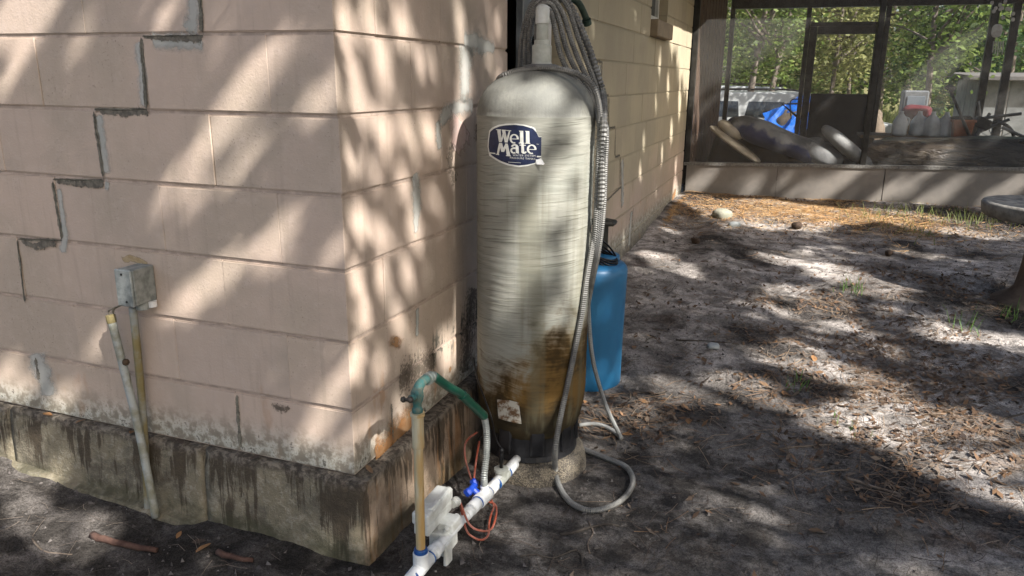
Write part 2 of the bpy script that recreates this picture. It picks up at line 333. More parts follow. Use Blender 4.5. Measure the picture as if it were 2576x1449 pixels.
# foundation ledge --------------------------------------------------------
m, nt, b = newmat('stained_concrete'); p = wpos(nt); x, y, z = sep(nt, p)
a1 = nz(nt, p, 6, 6, .65, .3); a2 = nz(nt, p, 42, 5, .7); a3 = nz(nt, vscale(nt, p, (48, 48, 2.2)), 1.0, 5, .70, .5); a5 = nz(nt, vscale(nt, p, (6, 6, 1.5)), 1.0, 3, .6); a4 = nz(nt, vscale(nt, p, (19, 19, 1.6)), 1.0, 4, .6)
c = mix(nt, sstep(a1, .38, .62), (.215, .185, .128), (.125, .112, .085))
c = mix(nt, sstep(a2, .48, .68)*.6, c, (.34, .31, .24))
sideB = sstep(x, .038, .048)
c = mix(nt, sideB*.6, c, (.38, .27, .19))
c = mix(nt, sstep(a4, .50, .64)*sideB*.8, c, (.25, .125, .05))
c = mix(nt, sstep(a3+(a5-.5)*1.15+(a1-.5)*.3+z*.9, .38, .49)*.85, c, (.055, .041, .028))
c = mix(nt, sstep(a1+(a2-.5)*.3, .50, .66)*.5, c, (.10, .078, .05))
c = mix(nt, sstep(z+(a1-.5)*.06+(a2-.5)*.03, -.165, -.215)*sstep(a1, .32, .56)*.6, c, (.055, .055, .028))
c = mix(nt, sstep(z+(a2-.5)*.02, -.035, -.008)*.8, c, mix(nt, sstep(a2, .4, .6), (.055, .046, .038), (.20, .17, .135)))
_lnk(nt, b.inputs['Base Color'], c); b.inputs['Roughness'].default_value = .88; b.inputs['Specular IOR Level'].default_value = .2
bump(nt, b, a2*.9+nz(nt, p, 150, 3, .7)*.6+a1*.7, .8, .012); CONC = m
def rough_slab(name, f0, f1, n, depth, nz_=9, wob=.006, mat=None, m0=0, m1=0):
    """strip of foundation: f0/f1 give start and end (x,y) of the outer top edge; flares out to the foot"""
    bm = bmesh.new(); a, e = Vector((*f0, 0)), Vector((*f1, 0)); d = (e-a).normalized(); out = Vector((d.y, -d.x, 0))
    prof = [(-depth, 0.0), (-.04, 0.0), (-.008, 0.0), (-.001, -.004), (.0, -.012)]+[(.004+.018*(k/nz_)**1.3, -.016-(.36)*k/nz_) for k in range(1, nz_+1)]
    rows = []
    for i in range(n+1):
        q = a+(e-a)*(i/n); row = []
        for j, (o_, h) in enumerate(prof):
            w = 0 if j == 0 else wob*(mnoise.noise(Vector((q.x*7+3, q.y*7, h*9)))*.9+mnoise.noise(Vector((q.x*31, q.y*31+2, h*34)))*.7)
            dz = 0 if j < 1 else .006*mnoise.noise(Vector((q.x*14, q.y*14, 4)))
            edge = -.004 if ((i == 0 and not m0) or (i == n and not m1)) and j > 1 else 0
            if (i == 0 and m0) or (i == n and m1): w = 0
            mit = d*(o_*m1 if i == n else -o_*m0 if i == 0 else 0) if o_ > 0 else Vector((0, 0, 0)); row.append(bm.verts.new(q+out*(o_+w+edge)+mit+Vector((0, 0, h+dz-.001))))
        rows.append(row)
    for r0, r1 in zip(rows, rows[1:]):
        for j in range(len(prof)-1): bm.faces.new((r0[j], r0[j+1], r1[j+1], r1[j]))
    for r_ in (rows[0], rows[-1]):
        for j in range(len(prof)-2): bm.faces.new((r_[0], r_[j+1], r_[j+2]))
    bmesh.ops.recalc_face_normals(bm, faces=bm.faces[:])
    return smooth(link(name, bm, mat or CONC, house))
FX, FY = .042, -.024
for x0, x1 in ((-2.5, -1.37), (-1.362, -.535), (-.527, FX)): rough_slab('foundation_block', (x0, FY), (x1, FY), int((x1-x0)/.022), .12, m1=(x1 == FX))
for y0, y1 in ((FY, .47), (.478, .90), (.908, 1.55), (1.558, 2.6)): rough_slab('foundation_block', (FX, y0), (FX, y1), int((y1-y0)/.022), .12, m0=(y0 == FY))

# lower footing course peeping out of the dirt
def footing(x0, x1):
    bm = bmesh.new(); n = int((x1-x0)/.025); rows = []
    for i in range(n+1):
        xx = x0+(x1-x0)*i/n; zt_ = -.198-.09*(xx+1.4)/1.5+.004*mnoise.noise(Vector((xx*9, 0, 0))); w = .006*mnoise.noise(Vector((xx*8, 3, 0)))+.004*mnoise.noise(Vector((xx*33, 3, 0)))
        rows.append([bm.verts.new((xx, yy+w*(k > 0), zz)) for k, (yy, zz) in enumerate(((FY, zt_+.006), (FY-.036, zt_), (FY-.050, zt_-.012), (FY-.056, -.42)))])
    for a, c_ in zip(rows, rows[1:]):
        for k in range(3): bm.faces.new((a[k], a[k+1], c_[k+1], c_[k]))
    for r_ in (rows[0], rows[-1]): bm.faces.new(r_)
    bmesh.ops.recalc_face_normals(bm, faces=bm.faces[:]); return link('footing_block', bm, CONC, house)
for x0, x1 in ((-2.4, -1.30), (-1.295, -.50), (-.495, FX+.03)): footing(x0, x1)

# cracks, fillings and paint patches lying on the wall faces ---------------------
def decalmat(name, c1, c2, sc=30, th=.55, soft=.12, nsc=45, amp=1.1, opa=1.0):
    m, nt, b = newmat(name); p = wpos(nt); q = nz(nt, p, nsc, 5, .68)
    _lnk(nt, b.inputs['Base Color'], mix(nt, sstep(nz(nt, p, sc, 5, .65), .35, .65), c1, c2)); b.inputs['Roughness'].default_value = .85; b.inputs['Specular IOR Level'].default_value = .2
    al = sstep(attr(nt, 'f')+(q-.5)*amp, th-soft, th+soft)*opa; _lnk(nt, b.inputs['Alpha'], al); return m
MORT_D = decalmat('dark_filler', (.10, .092, .072), (.22, .20, .155), 60, .46, .16, 48, 1.3, .92)
MORT_S = decalmat('dark_filler_smear', (.095, .085, .07), (.19, .17, .135), 60, .58, .07, 75, 2.0, .92)
BLUE = decalmat('pale_primer', (.41, .415, .375), (.46, .45, .41), 18, .46, .38, 40, 1.0, .78)
PINKP = decalmat('peeled_pink_paint', (.62, .44, .38), (.66, .52, .46), 14, .45, .25, 30, 1.2, .8)
MOLD = decalmat('black_mould', (.04, .035, .025), (.09, .07, .05), 38, .66, .2, 85, 2.4, .55)
RUSTD = decalmat('rust_stain', (.30, .13, .04), (.36, .20, .09), 20, .55, .35, 34, 1.3, .7)
TAN = decalmat('tan_caulk', (.30, .22, .12), (.40, .31, .19), 40, .42, .12, 50, 1.1)
def decal(name, pts, hw, plane, mat, off=.0016, n=None):
    """ragged strip along photo points on wall 'A' (y=0) or 'B' (x=0); hw half width in metres (number or per point)"""
    W3 = [onY(0, *q) if plane == 'A' else onX(0, *q) for q in pts]; hws = hw if isinstance(hw, (list, tuple)) else [hw]*len(pts)
    bm = bmesh.new(); fl = bm.verts.layers.float.new('f'); nrm = Vector((0, -1, 0)) if plane == 'A' else Vector((1, 0, 0)); rows = []
    for i in range(len(W3)-1):
        L = (W3[i+1]-W3[i]).length; k = max(3, int(L/.012))
        for j in range(k+(i == len(W3)-2)):
            t = j/k; q = W3[i].lerp(W3[i+1], t); h = hws[i]*(1-t)+hws[i+1]*t; d = (W3[i+1]-W3[i]).normalized(); s = d.cross(nrm)
            w = h*(1+.35*mnoise.noise(q*38)); w2 = h*(1+.35*mnoise.noise(q*38+Vector((9, 3, 1)))); q = q+s*h*.25*mnoise.noise(q*23)
            e = 1 if 0 < i+t < len(W3)-1 else 0; row = []
            for a, fv in ((-w*2.1, 0), (-w*.8, .62*e), (0, e), (w2*.8, .62*e), (w2*2.1, 0)):
                v = bm.verts.new(q+s*a+nrm*off); v[fl] = fv; row.append(v)
            rows.append(row)
    for a, c_ in zip(rows, rows[1:]):
        for j in range(4): bm.faces.new((a[j], a[j+1], c_[j+1], c_[j]))
    return link(name, bm, mat, house)
CR = [[(503, -40), (508, 84)], [(516, 92), (357, 93)], [(356, 92), (370, 276)], [(374, 277), (236, 275)], [(236, 280), (262, 446)], [(266, 455), (132, 451)], [(134, 455), (158, 604)], [(150, 604), (48, 602)], [(44, 600), (64, 762)]]
for i, c_ in enumerate(CR):
    vert = abs(c_[0][0]-c_[1][0]) < 40
    decal('crack_filling', c_, (.0058 if vert else .0036) if i < 8 else .003, 'A', MORT_D, .0022)
CRD = decalmat('crack_hairline', (.05, .045, .034), (.10, .09, .07), 50, .42, .2, 90, 1.2, .85)  # thin dark hairline drawn along the crack
def wander(q):
    out = [q[0]]
    for a, b_ in zip(q, q[1:]):
        n = 7
        for k in range(1, n+1): t = k/n; j = 2.6 if k < n else 0; out.append((a[0]+(b_[0]-a[0])*t+random.uniform(-j, j), a[1]+(b_[1]-a[1])*t+random.uniform(-j, j)*.6))
    return out
for q in ([(505, -40), (513, 89), (357, 92)], [(356, 90), (371, 276), (237, 276)], [(237, 277), (263, 453), (133, 452)], [(134, 452), (158, 604), (46, 602)], [(46, 602), (66, 765)]): q = wander(q); decal('crack', q, [.0006+.0011*random.random() for _ in q], 'A', CRD, .0031)
decal('crack_smear', [(515, 98), (440, 97), (372, 96)], [.010, .007, .004], 'A', MORT_S, .0026)
decal('crack_smear', [(380, 282), (300, 284), (250, 282)], [.008, .010, .006], 'A', MORT_S, .0026)
decal('crack_smear', [(268, 464), (200, 462), (140, 457)], [.010, .009, .005], 'A', MORT_S, .0026)
decal('crack_smear', [(145, 612), (110, 612), (90, 618), (52, 606)], [.008, .014, .012, .005], 'A', MORT_S, .0026)
for q, h in (([(488, -30), (487, 60), (470, 84)], [.014, .016, .02]), ([(515, 104), (440, 104), (380, 104)], .016), ([(348, 100), (358, 190), (364, 272)], .011), ([(246, 284), (262, 380), (270, 440)], .012), ([(148, 470), (165, 590), (158, 640)], [.008, .01, .012]), ([(378, 284), (378, 308)], .012), ([(262, 462), (278, 470)], .012)):
    decal('paint_patch', q, h, 'A', BLUE, .0013)
decal('paint_patch', [(88, 884), (108, 940), (124, 1000)], [.028, .034, .022], 'A', BLUE, .0013); decal('crack_filling', [(90, 896), (100, 962)], .007, 'A', MORT_S, .0022)
decal('crack_filling', [(596, 990), (606, 1128)], .005, 'A', MORT_D, .0022); decal('mould_patch', [(680, 1022), (735, 1028)], .012, 'A', MOLD, .002)

decal('caulk_smear', [(306, 655), (330, 648), (366, 660), (374, 700), (376, 772)], .0075, 'A', TAN, .002)
for q, h in (([(1165, 98), (1200, 112), (1245, 122)], [.022, .03, .012]), ([(1172, 110), (1170, 190), (1166, 262)], [.05, .035, .03]), ([(1106, 322), (1114, 290), (1150, 268), (1190, 262)], [.012, .022, .02, .02]), ([(1044, 430), (1048, 500), (1045, 590)], [.014, .024, .01]), ([(1050, 770), (1049, 850)], .009), ([(1100, 300), (1106, 380)], .014)):
    decal('paint_patch', q, h, 'B', BLUE, .0013)
decal('peeled_patch', [(1160, 300), (1150, 345), (1140, 380)], [.07, .06, .02], 'B', PINKP, .0018)
decal('mould_patch', [(1138, 352), (1130, 410), (1146, 462)], [.02, .03, .02], 'B', MOLD, .0022); decal('mould_patch', [(1200, 305), (1197, 360)], .018, 'B', MOLD, .0022)
decal('mould_patch', [(1095, 905), (1040, 935), (1000, 955)], .05, 'B', MOLD, .002); decal('rust_stain', [(1131, 918), (1131, 940)], .012, 'B', RUSTD, .002)
decal('mould_patch', [(1192, 720), (1175, 830), (1170, 940)], .06, 'B', MOLD, .002); decal('rust_stain', [(1000, 840), (992, 880)], .03, 'B', RUSTD, .002)
decal('rust_stain', [(1060, 1030), (1000, 1090), (940, 1150)], .05, 'B', RUSTD, .002); decal('crack_filling', [(983, 1010), (988, 1110)], .004, 'B', MORT_S, .0022)
for c_ in ([(1514, 151), (1511, 235)], [(1531, 243), (1531, 324)], [(1513, 240), (1531, 240)], [(1531, 322), (1548, 320)], [(1548, 322), (1546, 393)], [(1546, 395), (1560, 390)], [(1560, 392), (1559, 470)], [(1525, 505), (1562, 470)], [(1593, 520), (1585, 640)], [(1478, 152), (1514, 156)]):
    decal('crack_filling', c_, .008, 'B', MORT_S, .0022)
for c_ in ([(1508, 160), (1506, 230)], [(1565, 400), (1566, 520)], [(1588, 530), (1582, 620)]): decal('paint_patch', c_, .03, 'B', BLUE, .0013)
decal('rust_stain', [(1700, 480), (1690, 500)], .04, 'B', RUSTD, .002)

# utility closet doorway
GREYD = M('grey_metal_door', (.20, .215, .225), (.13, .14, .15), 5, .42, .3); WHITEP = M('white_gloss_paint', (.72, .72, .70), (.6, .6, .57), 18, .4)
door = bmesh.new(); y0 = onX(-.10, 1316, 150).y; b_box(door, (-.12, (y0+OP1-.10)/2, 1.0), (.035, OP1-.10-y0, 1.98), bev=.003)
dl = link('door', door, GREYD, house)
bm = bmesh.new(); b_box(bm, (-.085, OP1-.075, 1.0), (.05, .05, 1.99), bev=.004); link('door_frame', bm, WHITEP, house)
bm = bmesh.new(); b_lathe(bm, [(.012, 0), (.012, .02), (.028, .03), (.03, .05), (.02, .06), (0, .061)], (-.10, y0+.06, 1.28), (1, 0, 0), 14); link('door_knob', bm, M('black_plastic', (.012, .012, .012), None, rough=.35), dl)
bm = bmesh.new(); b_box(bm, (-.2, (OP0+OP1)/2, .014), (.30, OP1-OP0-.02, .025), bev=.004); link('door_threshold', bm, CONC, house)
# window of the side wall
win = bmesh.new(); zc, zs = 7.03*BL+.125, 10*BL
for a in (WIN0+.02, WIN1-.02): b_box(win, (-.09, a, (zc+zs)/2), (.04, .04, zs-zc), bev=.003)
for h in (zc+.03, zs-.02, zc+.23): b_box(win, (-.091, (WIN0+WIN1)/2, h), (.036, WIN1-WIN0-.08, .05 if h < zc+.1 else .03), bev=.003)
wf = link('window', win, M('window_white', (.66, .66, .62), (.55, .55, .5), 14, .45), house)
bm = bmesh.new(); b_box(bm, (-.10, (WIN0+WIN1)/2, (zc+zs)/2), (.004, WIN1-WIN0-.06, zs-zc-.04)); link('pane', bm, M('dark_glass', (.02, .025, .025), None, rough=.05, spec=.6), wf)
bm = bmesh.new(); vs = b_box(bm, (-.03, (WIN0+WIN1)/2, zc-.062), (.17, WIN1-WIN0-.02, .118), bev=.006)
link('window_sill', bm, M('sill_concrete', (.30, .24, .16), (.24, .19, .13), 9, .8, bmp=.3), wf)

# ================================================================== TREES
BARK = M('bark', (.085, .068, .052), (.16, .135, .11), 9, .95, bmp=.9, bscale=40)
def leaf_mesh(name, C, size, tilt=None, asp=.5, up=.35):
    """one folded diamond leaf at every point of C (n,3)"""
    n = len(C); C = np.asarray(C); th = rng.random(n)*2*pi; u = np.stack([np.cos(th), np.sin(th), rng.normal(0, .5, n)], -1); u /= np.linalg.norm(u, axis=1)[:, None]
    w = rng.normal(0, 1, (n, 3)); w[:, 2] += up; v = np.cross(u, w); v /= np.linalg.norm(v, axis=1)[:, None]+1e-9
    s = (size*(.6+.8*rng.random(n)))[:, None]
    V = np.stack([C-u*s*.5, C+v*s*asp*.5-u*s*.05, C+u*s*.5, C-v*s*asp*.5-u*s*.05], 1).reshape(-1, 3)
    return np_mesh(name, V, np.arange(4*n).reshape(n, 4))
def b_limb(bm, a, e, r0, r1, bend=.12, seg=7):
    a, e = Vector(a), Vector(e); L = (e-a).length; k = [a]+[a.lerp(e, t)+Vector((random.gauss(0, 1), random.gauss(0, 1), random.gauss(0, .5)))*bend*L*.35 for t in (.3, .62)]+[e]
    path = catmull(k, max(.06, L/12)); b_tube(bm, path, r0, seg, True, lambda u: r0+(r1-r0)*u)
LEAFS = leafmat('shade_leaf', [(.025, .055, .012), (.05, .10, .02), (.035, .075, .018), (.07, .12, .03)], 0)
# --- unseen trees beside the yard, crowns shaped with gaps to place the sun patches
E1 = Vector((0, 0, 1)).cross(SUN).normalized(); E2 = SUN.cross(E1)
GAPS = []
def gap(sf, px, py, r):
    p = {'A': lambda: onY(0, px, py), 'B': lambda: onX(0, px, py), 'T': lambda: onTank(px, py), 'P': lambda: onY(6.56, px, py), 'R': lambda: onY(1.55, px, py)}.get(sf, lambda: onZ(-.2, px, py))()
    if sf == 'G':
        for _ in range(4): p = onZ(gz(p.x, p.y), px, py)
    GAPS.append((p.dot(E1), p.dot(E2), r*{'A': .44, 'B': .52 if px < 1300 else .7, 'T': .95, 'G': 1.3, 'P': .7, 'R': .9}[sf]))
for a in GAPLIST: gap(*a)
G = np.array(GAPS)
spray = []; A0, A1, B0, B1 = -1.6, 9.4, -4.4, 2.7
n_sp = 23500
sa = rng.uniform(A0, A1, n_sp); sb_ = rng.uniform(B0, B1, n_sp)
dens = np.clip(.62+.9*vnoise(sa, sb_, .9)+.8*vnoise(sa+7, sb_, 2.3), .2, 1.0)
k = rng.random(n_sp) < dens; sa, sb_ = sa[k], sb_[k]
for a0, a1, s0, s1, n in ((-.85, .05, -.1, 2.2, 900), (.0, 1.25, .0, 1.5, 330), (.55, 1.15, .0, 1.0, 150), (1.4, 4.3, .35, 2.2, 700), (4.3, 6.2, .9, 2.7, 200)):       # extra leaf sprays added to shade the walls and tank
    sa = np.concatenate([sa, rng.uniform(a0, a1, n)]); sb_ = np.concatenate([sb_, rng.uniform(s0, s1, n)])
tt = np.where(sa < .04, 6.6, np.where(sa < 1.5, 9.6, 9.4))+1.1*(sb_+1.5)*-.45+rng.normal(0, .9, len(sa)); ctr = []
LV = []
for a, b_, t in zip(sa, sb_, tt):
    n = random.randint(7, 12); q = rng.normal(0, 1, (n, 3)); la = a+q[:, 0]*.065; lb = b_+q[:, 1]*.065; lt = t+q[:, 2]*.14
    dd = np.hypot(la[:, None]-G[None, :, 0], (lb[:, None]-G[None, :, 1])); ok = ~(dd < G[None, :, 2]+.015).any(1)
    if ok.sum() == 0: continue
    P3 = la[:, None]*np.array(E1)+lb[:, None]*np.array(E2)+lt[:, None]*np.array(SUN); P3 = P3[ok & (P3[:, 2] > 1.7)]
    if len(P3): LV.append(P3); ctr.append(P3.mean(0))
ctr = np.array(ctr)
trunks = []
for a in (-1.2, 2.0, 5.0, 8.4):
    q = np.array(E1)*a+np.array(SUN)*10.2; trunks.append(np.array([q[0]+random.uniform(-.4, .8), q[1]+random.uniform(-.3, .3)]))
trunks = np.array(trunks)
own = np.argmin(np.linalg.norm(ctr[:, None, :2]-trunks[None], axis=2), 1)
WHICH = ['nearest the camera', 'second from the camera', 'third from the camera', 'farthest from the camera, towards the porch']
for ti, (tx, ty) in enumerate(trunks):
    t = thing('shade_tree', 'unseen leafy tree at the open side of the yard, '+WHICH[ti], 'tree', (tx, ty, gz(tx, ty)), 'trees shading the yard'); o0 = Vector((tx, ty, gz(tx, ty)))
    idx = np.where(own == ti)[0]; cc = ctr[idx]; top = float(cc[:, 2].max()); bm = bmesh.new()
    mid = Vector(cc.mean(0)); crownbase = Vector((tx+random.uniform(-.2, .2), ty+random.uniform(-.2, .2), 2.2))
    b_limb(bm, Vector((0, 0, -.15)), crownbase-o0, .17, .13, .05, 10); b_limb(bm, crownbase-o0, Vector((mid.x, mid.y, top-.6))-o0, .13, .03, .1, 8)
    link('trunk', bm, BARK, t); bm = bmesh.new()
    for j in rng.choice(idx, min(16, len(idx)), replace=False):
        e = Vector(ctr[j]); s = crownbase.lerp(Vector((mid.x, mid.y, top-.6)), random.uniform(0, .7)); b_limb(bm, s-o0, e-o0, .035, .008, .12, 5)
    link('limbs', bm, BARK, t)
    P3 = np.concatenate([LV[j] for j in idx]); link('crown', leaf_mesh('crown', P3-np.array(o0), np.where(P3 @ np.array(E1) < .05, .068, np.where(P3 @ np.array(E1) < 1.45, .088, .135)), asp=.62), LEAFS, t)

# --- trees and tall grass beyond the porch
LEAFB = [leafmat('yard_leaf_a', [(.035, .06, .015), (.10, .15, .035), (.18, .25, .055), (.06, .09, .024)], .45), leafmat('yard_leaf_b', [(.014, .036, .010), (.036, .08, .022), (.075, .15, .04)], .45), leafmat('yard_leaf_c', [(.09, .10, .032), (.19, .20, .068), (.28, .29, .11)], .4)]
def yard_tree(name, label, x, y, h, cr, th, mat, nl, low=.25, ls=.16, group='trees behind the porch', rt=.14):
    z0 = gz(x, y); t = thing(name, label, 'tree', (x, y, z0), group); bm = bmesh.new(); top = Vector((random.uniform(-.4, .4), random.uniform(-.3, .3), h*.9))
    b_limb(bm, (0, 0, -.2), top, rt, .03, .05, 9); link('trunk', bm, BARK, t); bm = bmesh.new(); ends = []
    for j in range(18):
        hh = h*random.uniform(low, .92); a = random.random()*2*pi; L = cr*random.uniform(.5, 1.0)*(1.1-.5*hh/h); e = Vector((cos(a)*L, sin(a)*L, hh+random.uniform(-.1, .5))); ends.append(e)
        b_limb(bm, top*(hh/h*.9), e, .04, .008, .15, 5)
    link('limbs', bm, BARK, t)
    C = []
    per = nl//(18*7)
    for e in ends:
        for _ in range(7):
            c = np.array(e)*(1-.5*random.random()**2)+rng.normal(0, cr*.20, 3); c[2] = max(c[2]+h*.02, h*low*.8); C.append(c+rng.normal(0, .20, (per, 3)))
    link('crown', leaf_mesh('crown', np.concatenate(C), ls), mat, t); return t
BT = [('oak_tree', 'broad yellow-green oak behind the parked car, left in the porch view', 1.2, 23, 8.5, 3.8, .2, 2, 10000, .22), ('oak_tree', 'tall bright green tree seen through the porch screen door', 3.4, 25, 9, 3.6, .2, 0, 10000, .2),
      ('oak_tree', 'dark dense green tree to the right of the porch door post', 5.4, 19, 8, 3.0, .2, 1, 10000, .16), ('oak_tree', 'dark green tree above the pale shed', 8.0, 22, 9, 3.6, .2, 1, 10000, .2),
      ('oak_tree', 'far tree left of the porch view, behind the dark plank wall', -2.0, 27, 10, 4.2, .2, 0, 5500, .15), ('oak_tree', 'far pale tree in the middle of the woods', 5.0, 33, 12, 5, .2, 2, 5500, .1), ('oak_tree', 'far tree behind the shed at the right edge', 11, 30, 12, 5, .2, 0, 5500, .1),
      ('oak_tree', 'far tree at the back of the woods, left of the middle', 0.5, 38, 13, 5.5, .2, 0, 5500, .08), ('oak_tree', 'far tree at the back of the woods, right of the middle', 9, 40, 13, 5.5, .2, 1, 5500, .08), ('oak_tree', 'farthest tree at the right end of the woods', 15, 38, 13, 5.5, .2, 2, 5000, .08)]
for nm, lb, x, y, h, cr, th, mi, nl, low in BT: yard_tree(nm, lb, x, y, h, cr, th, LEAFB[mi], nl, low, ls=.125 if y < 26 else .26)
# slender bare-stemmed trees in front of the woods
for lb, px, y, r in (('thin pale forked trunk left of the parked car', 1885, 15.5, .085), ('straight brown trunk in front of the parked car', 1938, 16.5, .075), ('slim trunk seen low through the screen door glass', 2085, 18, .06), ('pair-like slim trunk right of the door centre', 2118, 19, .05), ('thin leaning trunk behind the milk jugs', 2345, 13.5, .06)):
    q = onY(y, px, 280); yard_tree('young_tree', lb, q.x, y, 5.6, 1.1, 0, LEAFB[random.choice((0, 2))], 2600, .42, .12, 'slender trunks behind the porch', r)
# undergrowth: a hedge-like mass closing the view under the crowns
C = []
for _ in range(520):
    x = random.uniform(-9, 22); y = 29+random.uniform(-3, 14); h = random.uniform(.3, 4.5); C.append(np.array([x, y, -.5+h])+rng.normal(0, .55, (44, 3)))
o = link('undergrowth', leaf_mesh('undergrowth', np.concatenate(C), .34), LEAFB[0]); tag(o, 'mass of green undergrowth closing the view below the far trees', 'undergrowth', kind='stuff')
def blades(name, X, Y, h, w, lean=.35):
    n = len(X); Z = ground_z(X, Y)-.01; th = rng.random(n)*2*pi; H = h*(.55+.7*rng.random(n)); B = np.stack([X, Y, Z], -1); s = np.stack([np.cos(th), np.sin(th), 0*th], -1)*w/2
    a2 = rng.random(n)*2*pi; L = np.stack([np.cos(a2), np.sin(a2), 0*th], -1)*(lean*H*rng.random(n))[:, None]; up = np.zeros((n, 3)); up[:, 2] = H
    V = np.stack([B-s, B+s, B+L*.45+up*.6+s*.6, B+L*.45+up*.6-s*.6, B+L+up*.97], 1).reshape(-1, 3); i = np.arange(n)[:, None]*5
    F = np.concatenate([np.concatenate([i, i+1, i+2], 1), np.concatenate([i, i+2, i+3], 1), np.concatenate([i+3, i+2, i+4], 1)]); return np_mesh(name, V, F)
GRASS = leafmat('grass_blade', [(.16, .20, .06), (.26, .28, .10), (.12, .17, .04), (.34, .33, .17)], .4)
n = 9000; o = link('tall_grass', blades('tall_grass', rng.uniform(-3, 13, n), 20+rng.random(n)**1.5*9, .95, .03), GRASS); tag(o, 'tall pale green grass at the edge of the woods', 'grass', kind='stuff')
n = 5000; o = link('lawn', blades('lawn', rng.uniform(-1, 9, n), rng.uniform(11.5, 20, n), .10, .02), GRASS); tag(o, 'short sunlit lawn behind the porch', 'grass', kind='stuff')

# ================================================================== PRESSURE TANK
tank = thing('pressure_tank', 'tall grey fibreglass pressure tank with navy sticker and rust-brown foot', 'tank', (TAX[0], TAX[1], 0))
m, nt, b = newmat('wound_fibreglass'); p = opos(nt); x, y, z = sep(nt, p)
ang = mth(nt, 'ARCTAN2', y, x)
warp = nz(nt, p, 3.2, 3, .5)
cv = nt.nodes.new('ShaderNodeCombineXYZ'); _lnk(nt, cv.inputs[0], ang*.7); _lnk(nt, cv.inputs[2], z*62+warp*5+ang*.9); cyl = S(nt, cv.outputs[0])
f1 = nz(nt, cyl, 1.0, 4, .75); cv2 = nt.nodes.new('ShaderNodeCombineXYZ'); _lnk(nt, cv2.inputs[0], ang*.8+4); _lnk(nt, cv2.inputs[2], z*165-ang*2.4+warp*5); f2 = nz(nt, S(nt, cv2.outputs[0]), 1.0, 3, .6)
n1 = nz(nt, p, 7, 4, .65, .4)
rad = mth(nt, 'SQRT', x*x+y*y)
cv3 = nt.nodes.new('ShaderNodeCombineXYZ'); _lnk(nt, cv3.inputs[0], ang*26+n1*4); _lnk(nt, cv3.inputs[1], rad*9); f3 = nz(nt, S(nt, cv3.outputs[0]), 1.0, 5, .7, .5)
dome = sstep(z, .995, 1.004)
fib = mix(nt, dome, f1*.6+f2*.4, f3*.45+nz(nt, p, 42, 4, .75, 1.6)*.55)
body = mix(nt, sstep(S(nt, fib.k), .30, .64), (.205, .203, .168), (.288, .285, .245))
lines = sstep(f2, .56, .64)*(1.0-dome)
body = mix(nt, lines*.75, body, (.11, .11, .085))
body = mix(nt, sstep(f2, .36, .28)*(1.0-dome)*.5, body, (.40, .40, .36))
body = mix(nt, sstep(n1, .45, .7)*.45, body, (.215, .228, .195))
body = mix(nt, dome*(sstep(n1, .30, .65)*.5+.25), body, (.14, .14, .128))
side = sstep(mth(nt, 'COSINE', ang-(-.35)), -.1, .9)                    # the stain is stronger on the outer side
low = sstep(z-side*.20+(n1-.5)*.62+(f1-.5)*.30, .20, -.02)
body = mix(nt, low, body, mix(nt, sstep(n1+(f1-.5)*.5, .35, .62), (.045, .028, .010), (.155, .090, .026)))
body = mix(nt, sstep(z+(n1-.5)*.16, .08, -.06)*.85, body, (.028, .024, .015))
run = sstep(nz(nt, vscale(nt, p, (14, 14, .8)), 1.0, 4, .6), .50, .66)*sstep(z, 1.0, .7)
body = mix(nt, run*.5, body, (.12, .112, .072))
_lnk(nt, b.inputs['Base Color'], body); b.inputs['Roughness'].default_value = .8; b.inputs['Specular IOR Level'].default_value = .15
bump(nt, b, S(nt, fib.k), .30, .006)
bm = bmesh.new(); pr = [(.10, -.175), (.135, -.16), (.165, -.125), (.186, -.075), (.196, -.02), (.2, .03)]+[(.2+random.uniform(-.0007, .0007), .03+.955*k/170+random.uniform(-.0012, .0012)) for k in range(1, 170)]+[(.2, .992), (.2015, .997), (.2015, 1.0), (.1995, 1.004)]
pr += [(.1995*cos(t), 1.004+.148*sin(t)) for t in np.linspace(.06, pi/2-.16, 16)]
b_lathe(bm, pr, (0, 0, 0), seg=96); smooth(link('vessel', bm, m, tank))
BLACK = M('black_plastic', (.012, .012, .012), None, rough=.35); BOOT = M('black_rubber_boot', (.010, .010, .011), (.022, .022, .024), 22, .38, bmp=.2, bscale=60)
bm = bmesh.new(); b_lathe(bm, [(.172, -.045), (.176, -.05), (.166, -.12), (.172, -.19), (.176, -.208), (.168, -.213), (.02, -.213)], (0, 0, 0), seg=28)
boot = link('base_boot', bm, BOOT, tank)
for k in range(9):
    a = k*2*pi/9+.3; bm = bmesh.new(); R = Matrix.Rotation(a, 3, 'Z'); b_box(bm, (cos(a)*.170, sin(a)*.170, -.135), (.016, .05, .10), R, bev=.005); link('base_rib', bm, BOOT, boot)
PVC = M('white_pvc', (.62, .63, .60), (.52, .53, .49), 24, .42, spec=.4, bmp=.15, bscale=90); PVCG = M('aged_pvc', (.47, .48, .43), (.36, .37, .32), 26, .5, spec=.4, bmp=.2, bscale=80)
def tz(py): return onY(TAX[1], 1362, py).z
rx = onY(TAX[1], 1364, 90).x-TAX[0]
bm = bmesh.new(); b_lathe(bm, [(.060, 1.13), (.060, 1.158), (.045, 1.163), (.03, 1.163)], (rx, 0, 0), seg=24); neck = smooth(link('tank_neck', bm, M('grey_plastic', (.16, .165, .17), (.10, .10, .105), 12, .5), tank), False)
bm = bmesh.new(); z0, z1, z2, z3 = tz(167), tz(113), tz(60), tz(10)
b_lathe(bm, [(.035, z0), (.035, z0+.008), (.0325, z0+.012), (.0325, z1-.004), (.030, z1), (.026, z1+.001), (.026, z1+.012), (.0235, z1+.014), (.0225, z1+.016)], (rx, 0, 0), seg=24); link('coupling', bm, PVCG, tank)
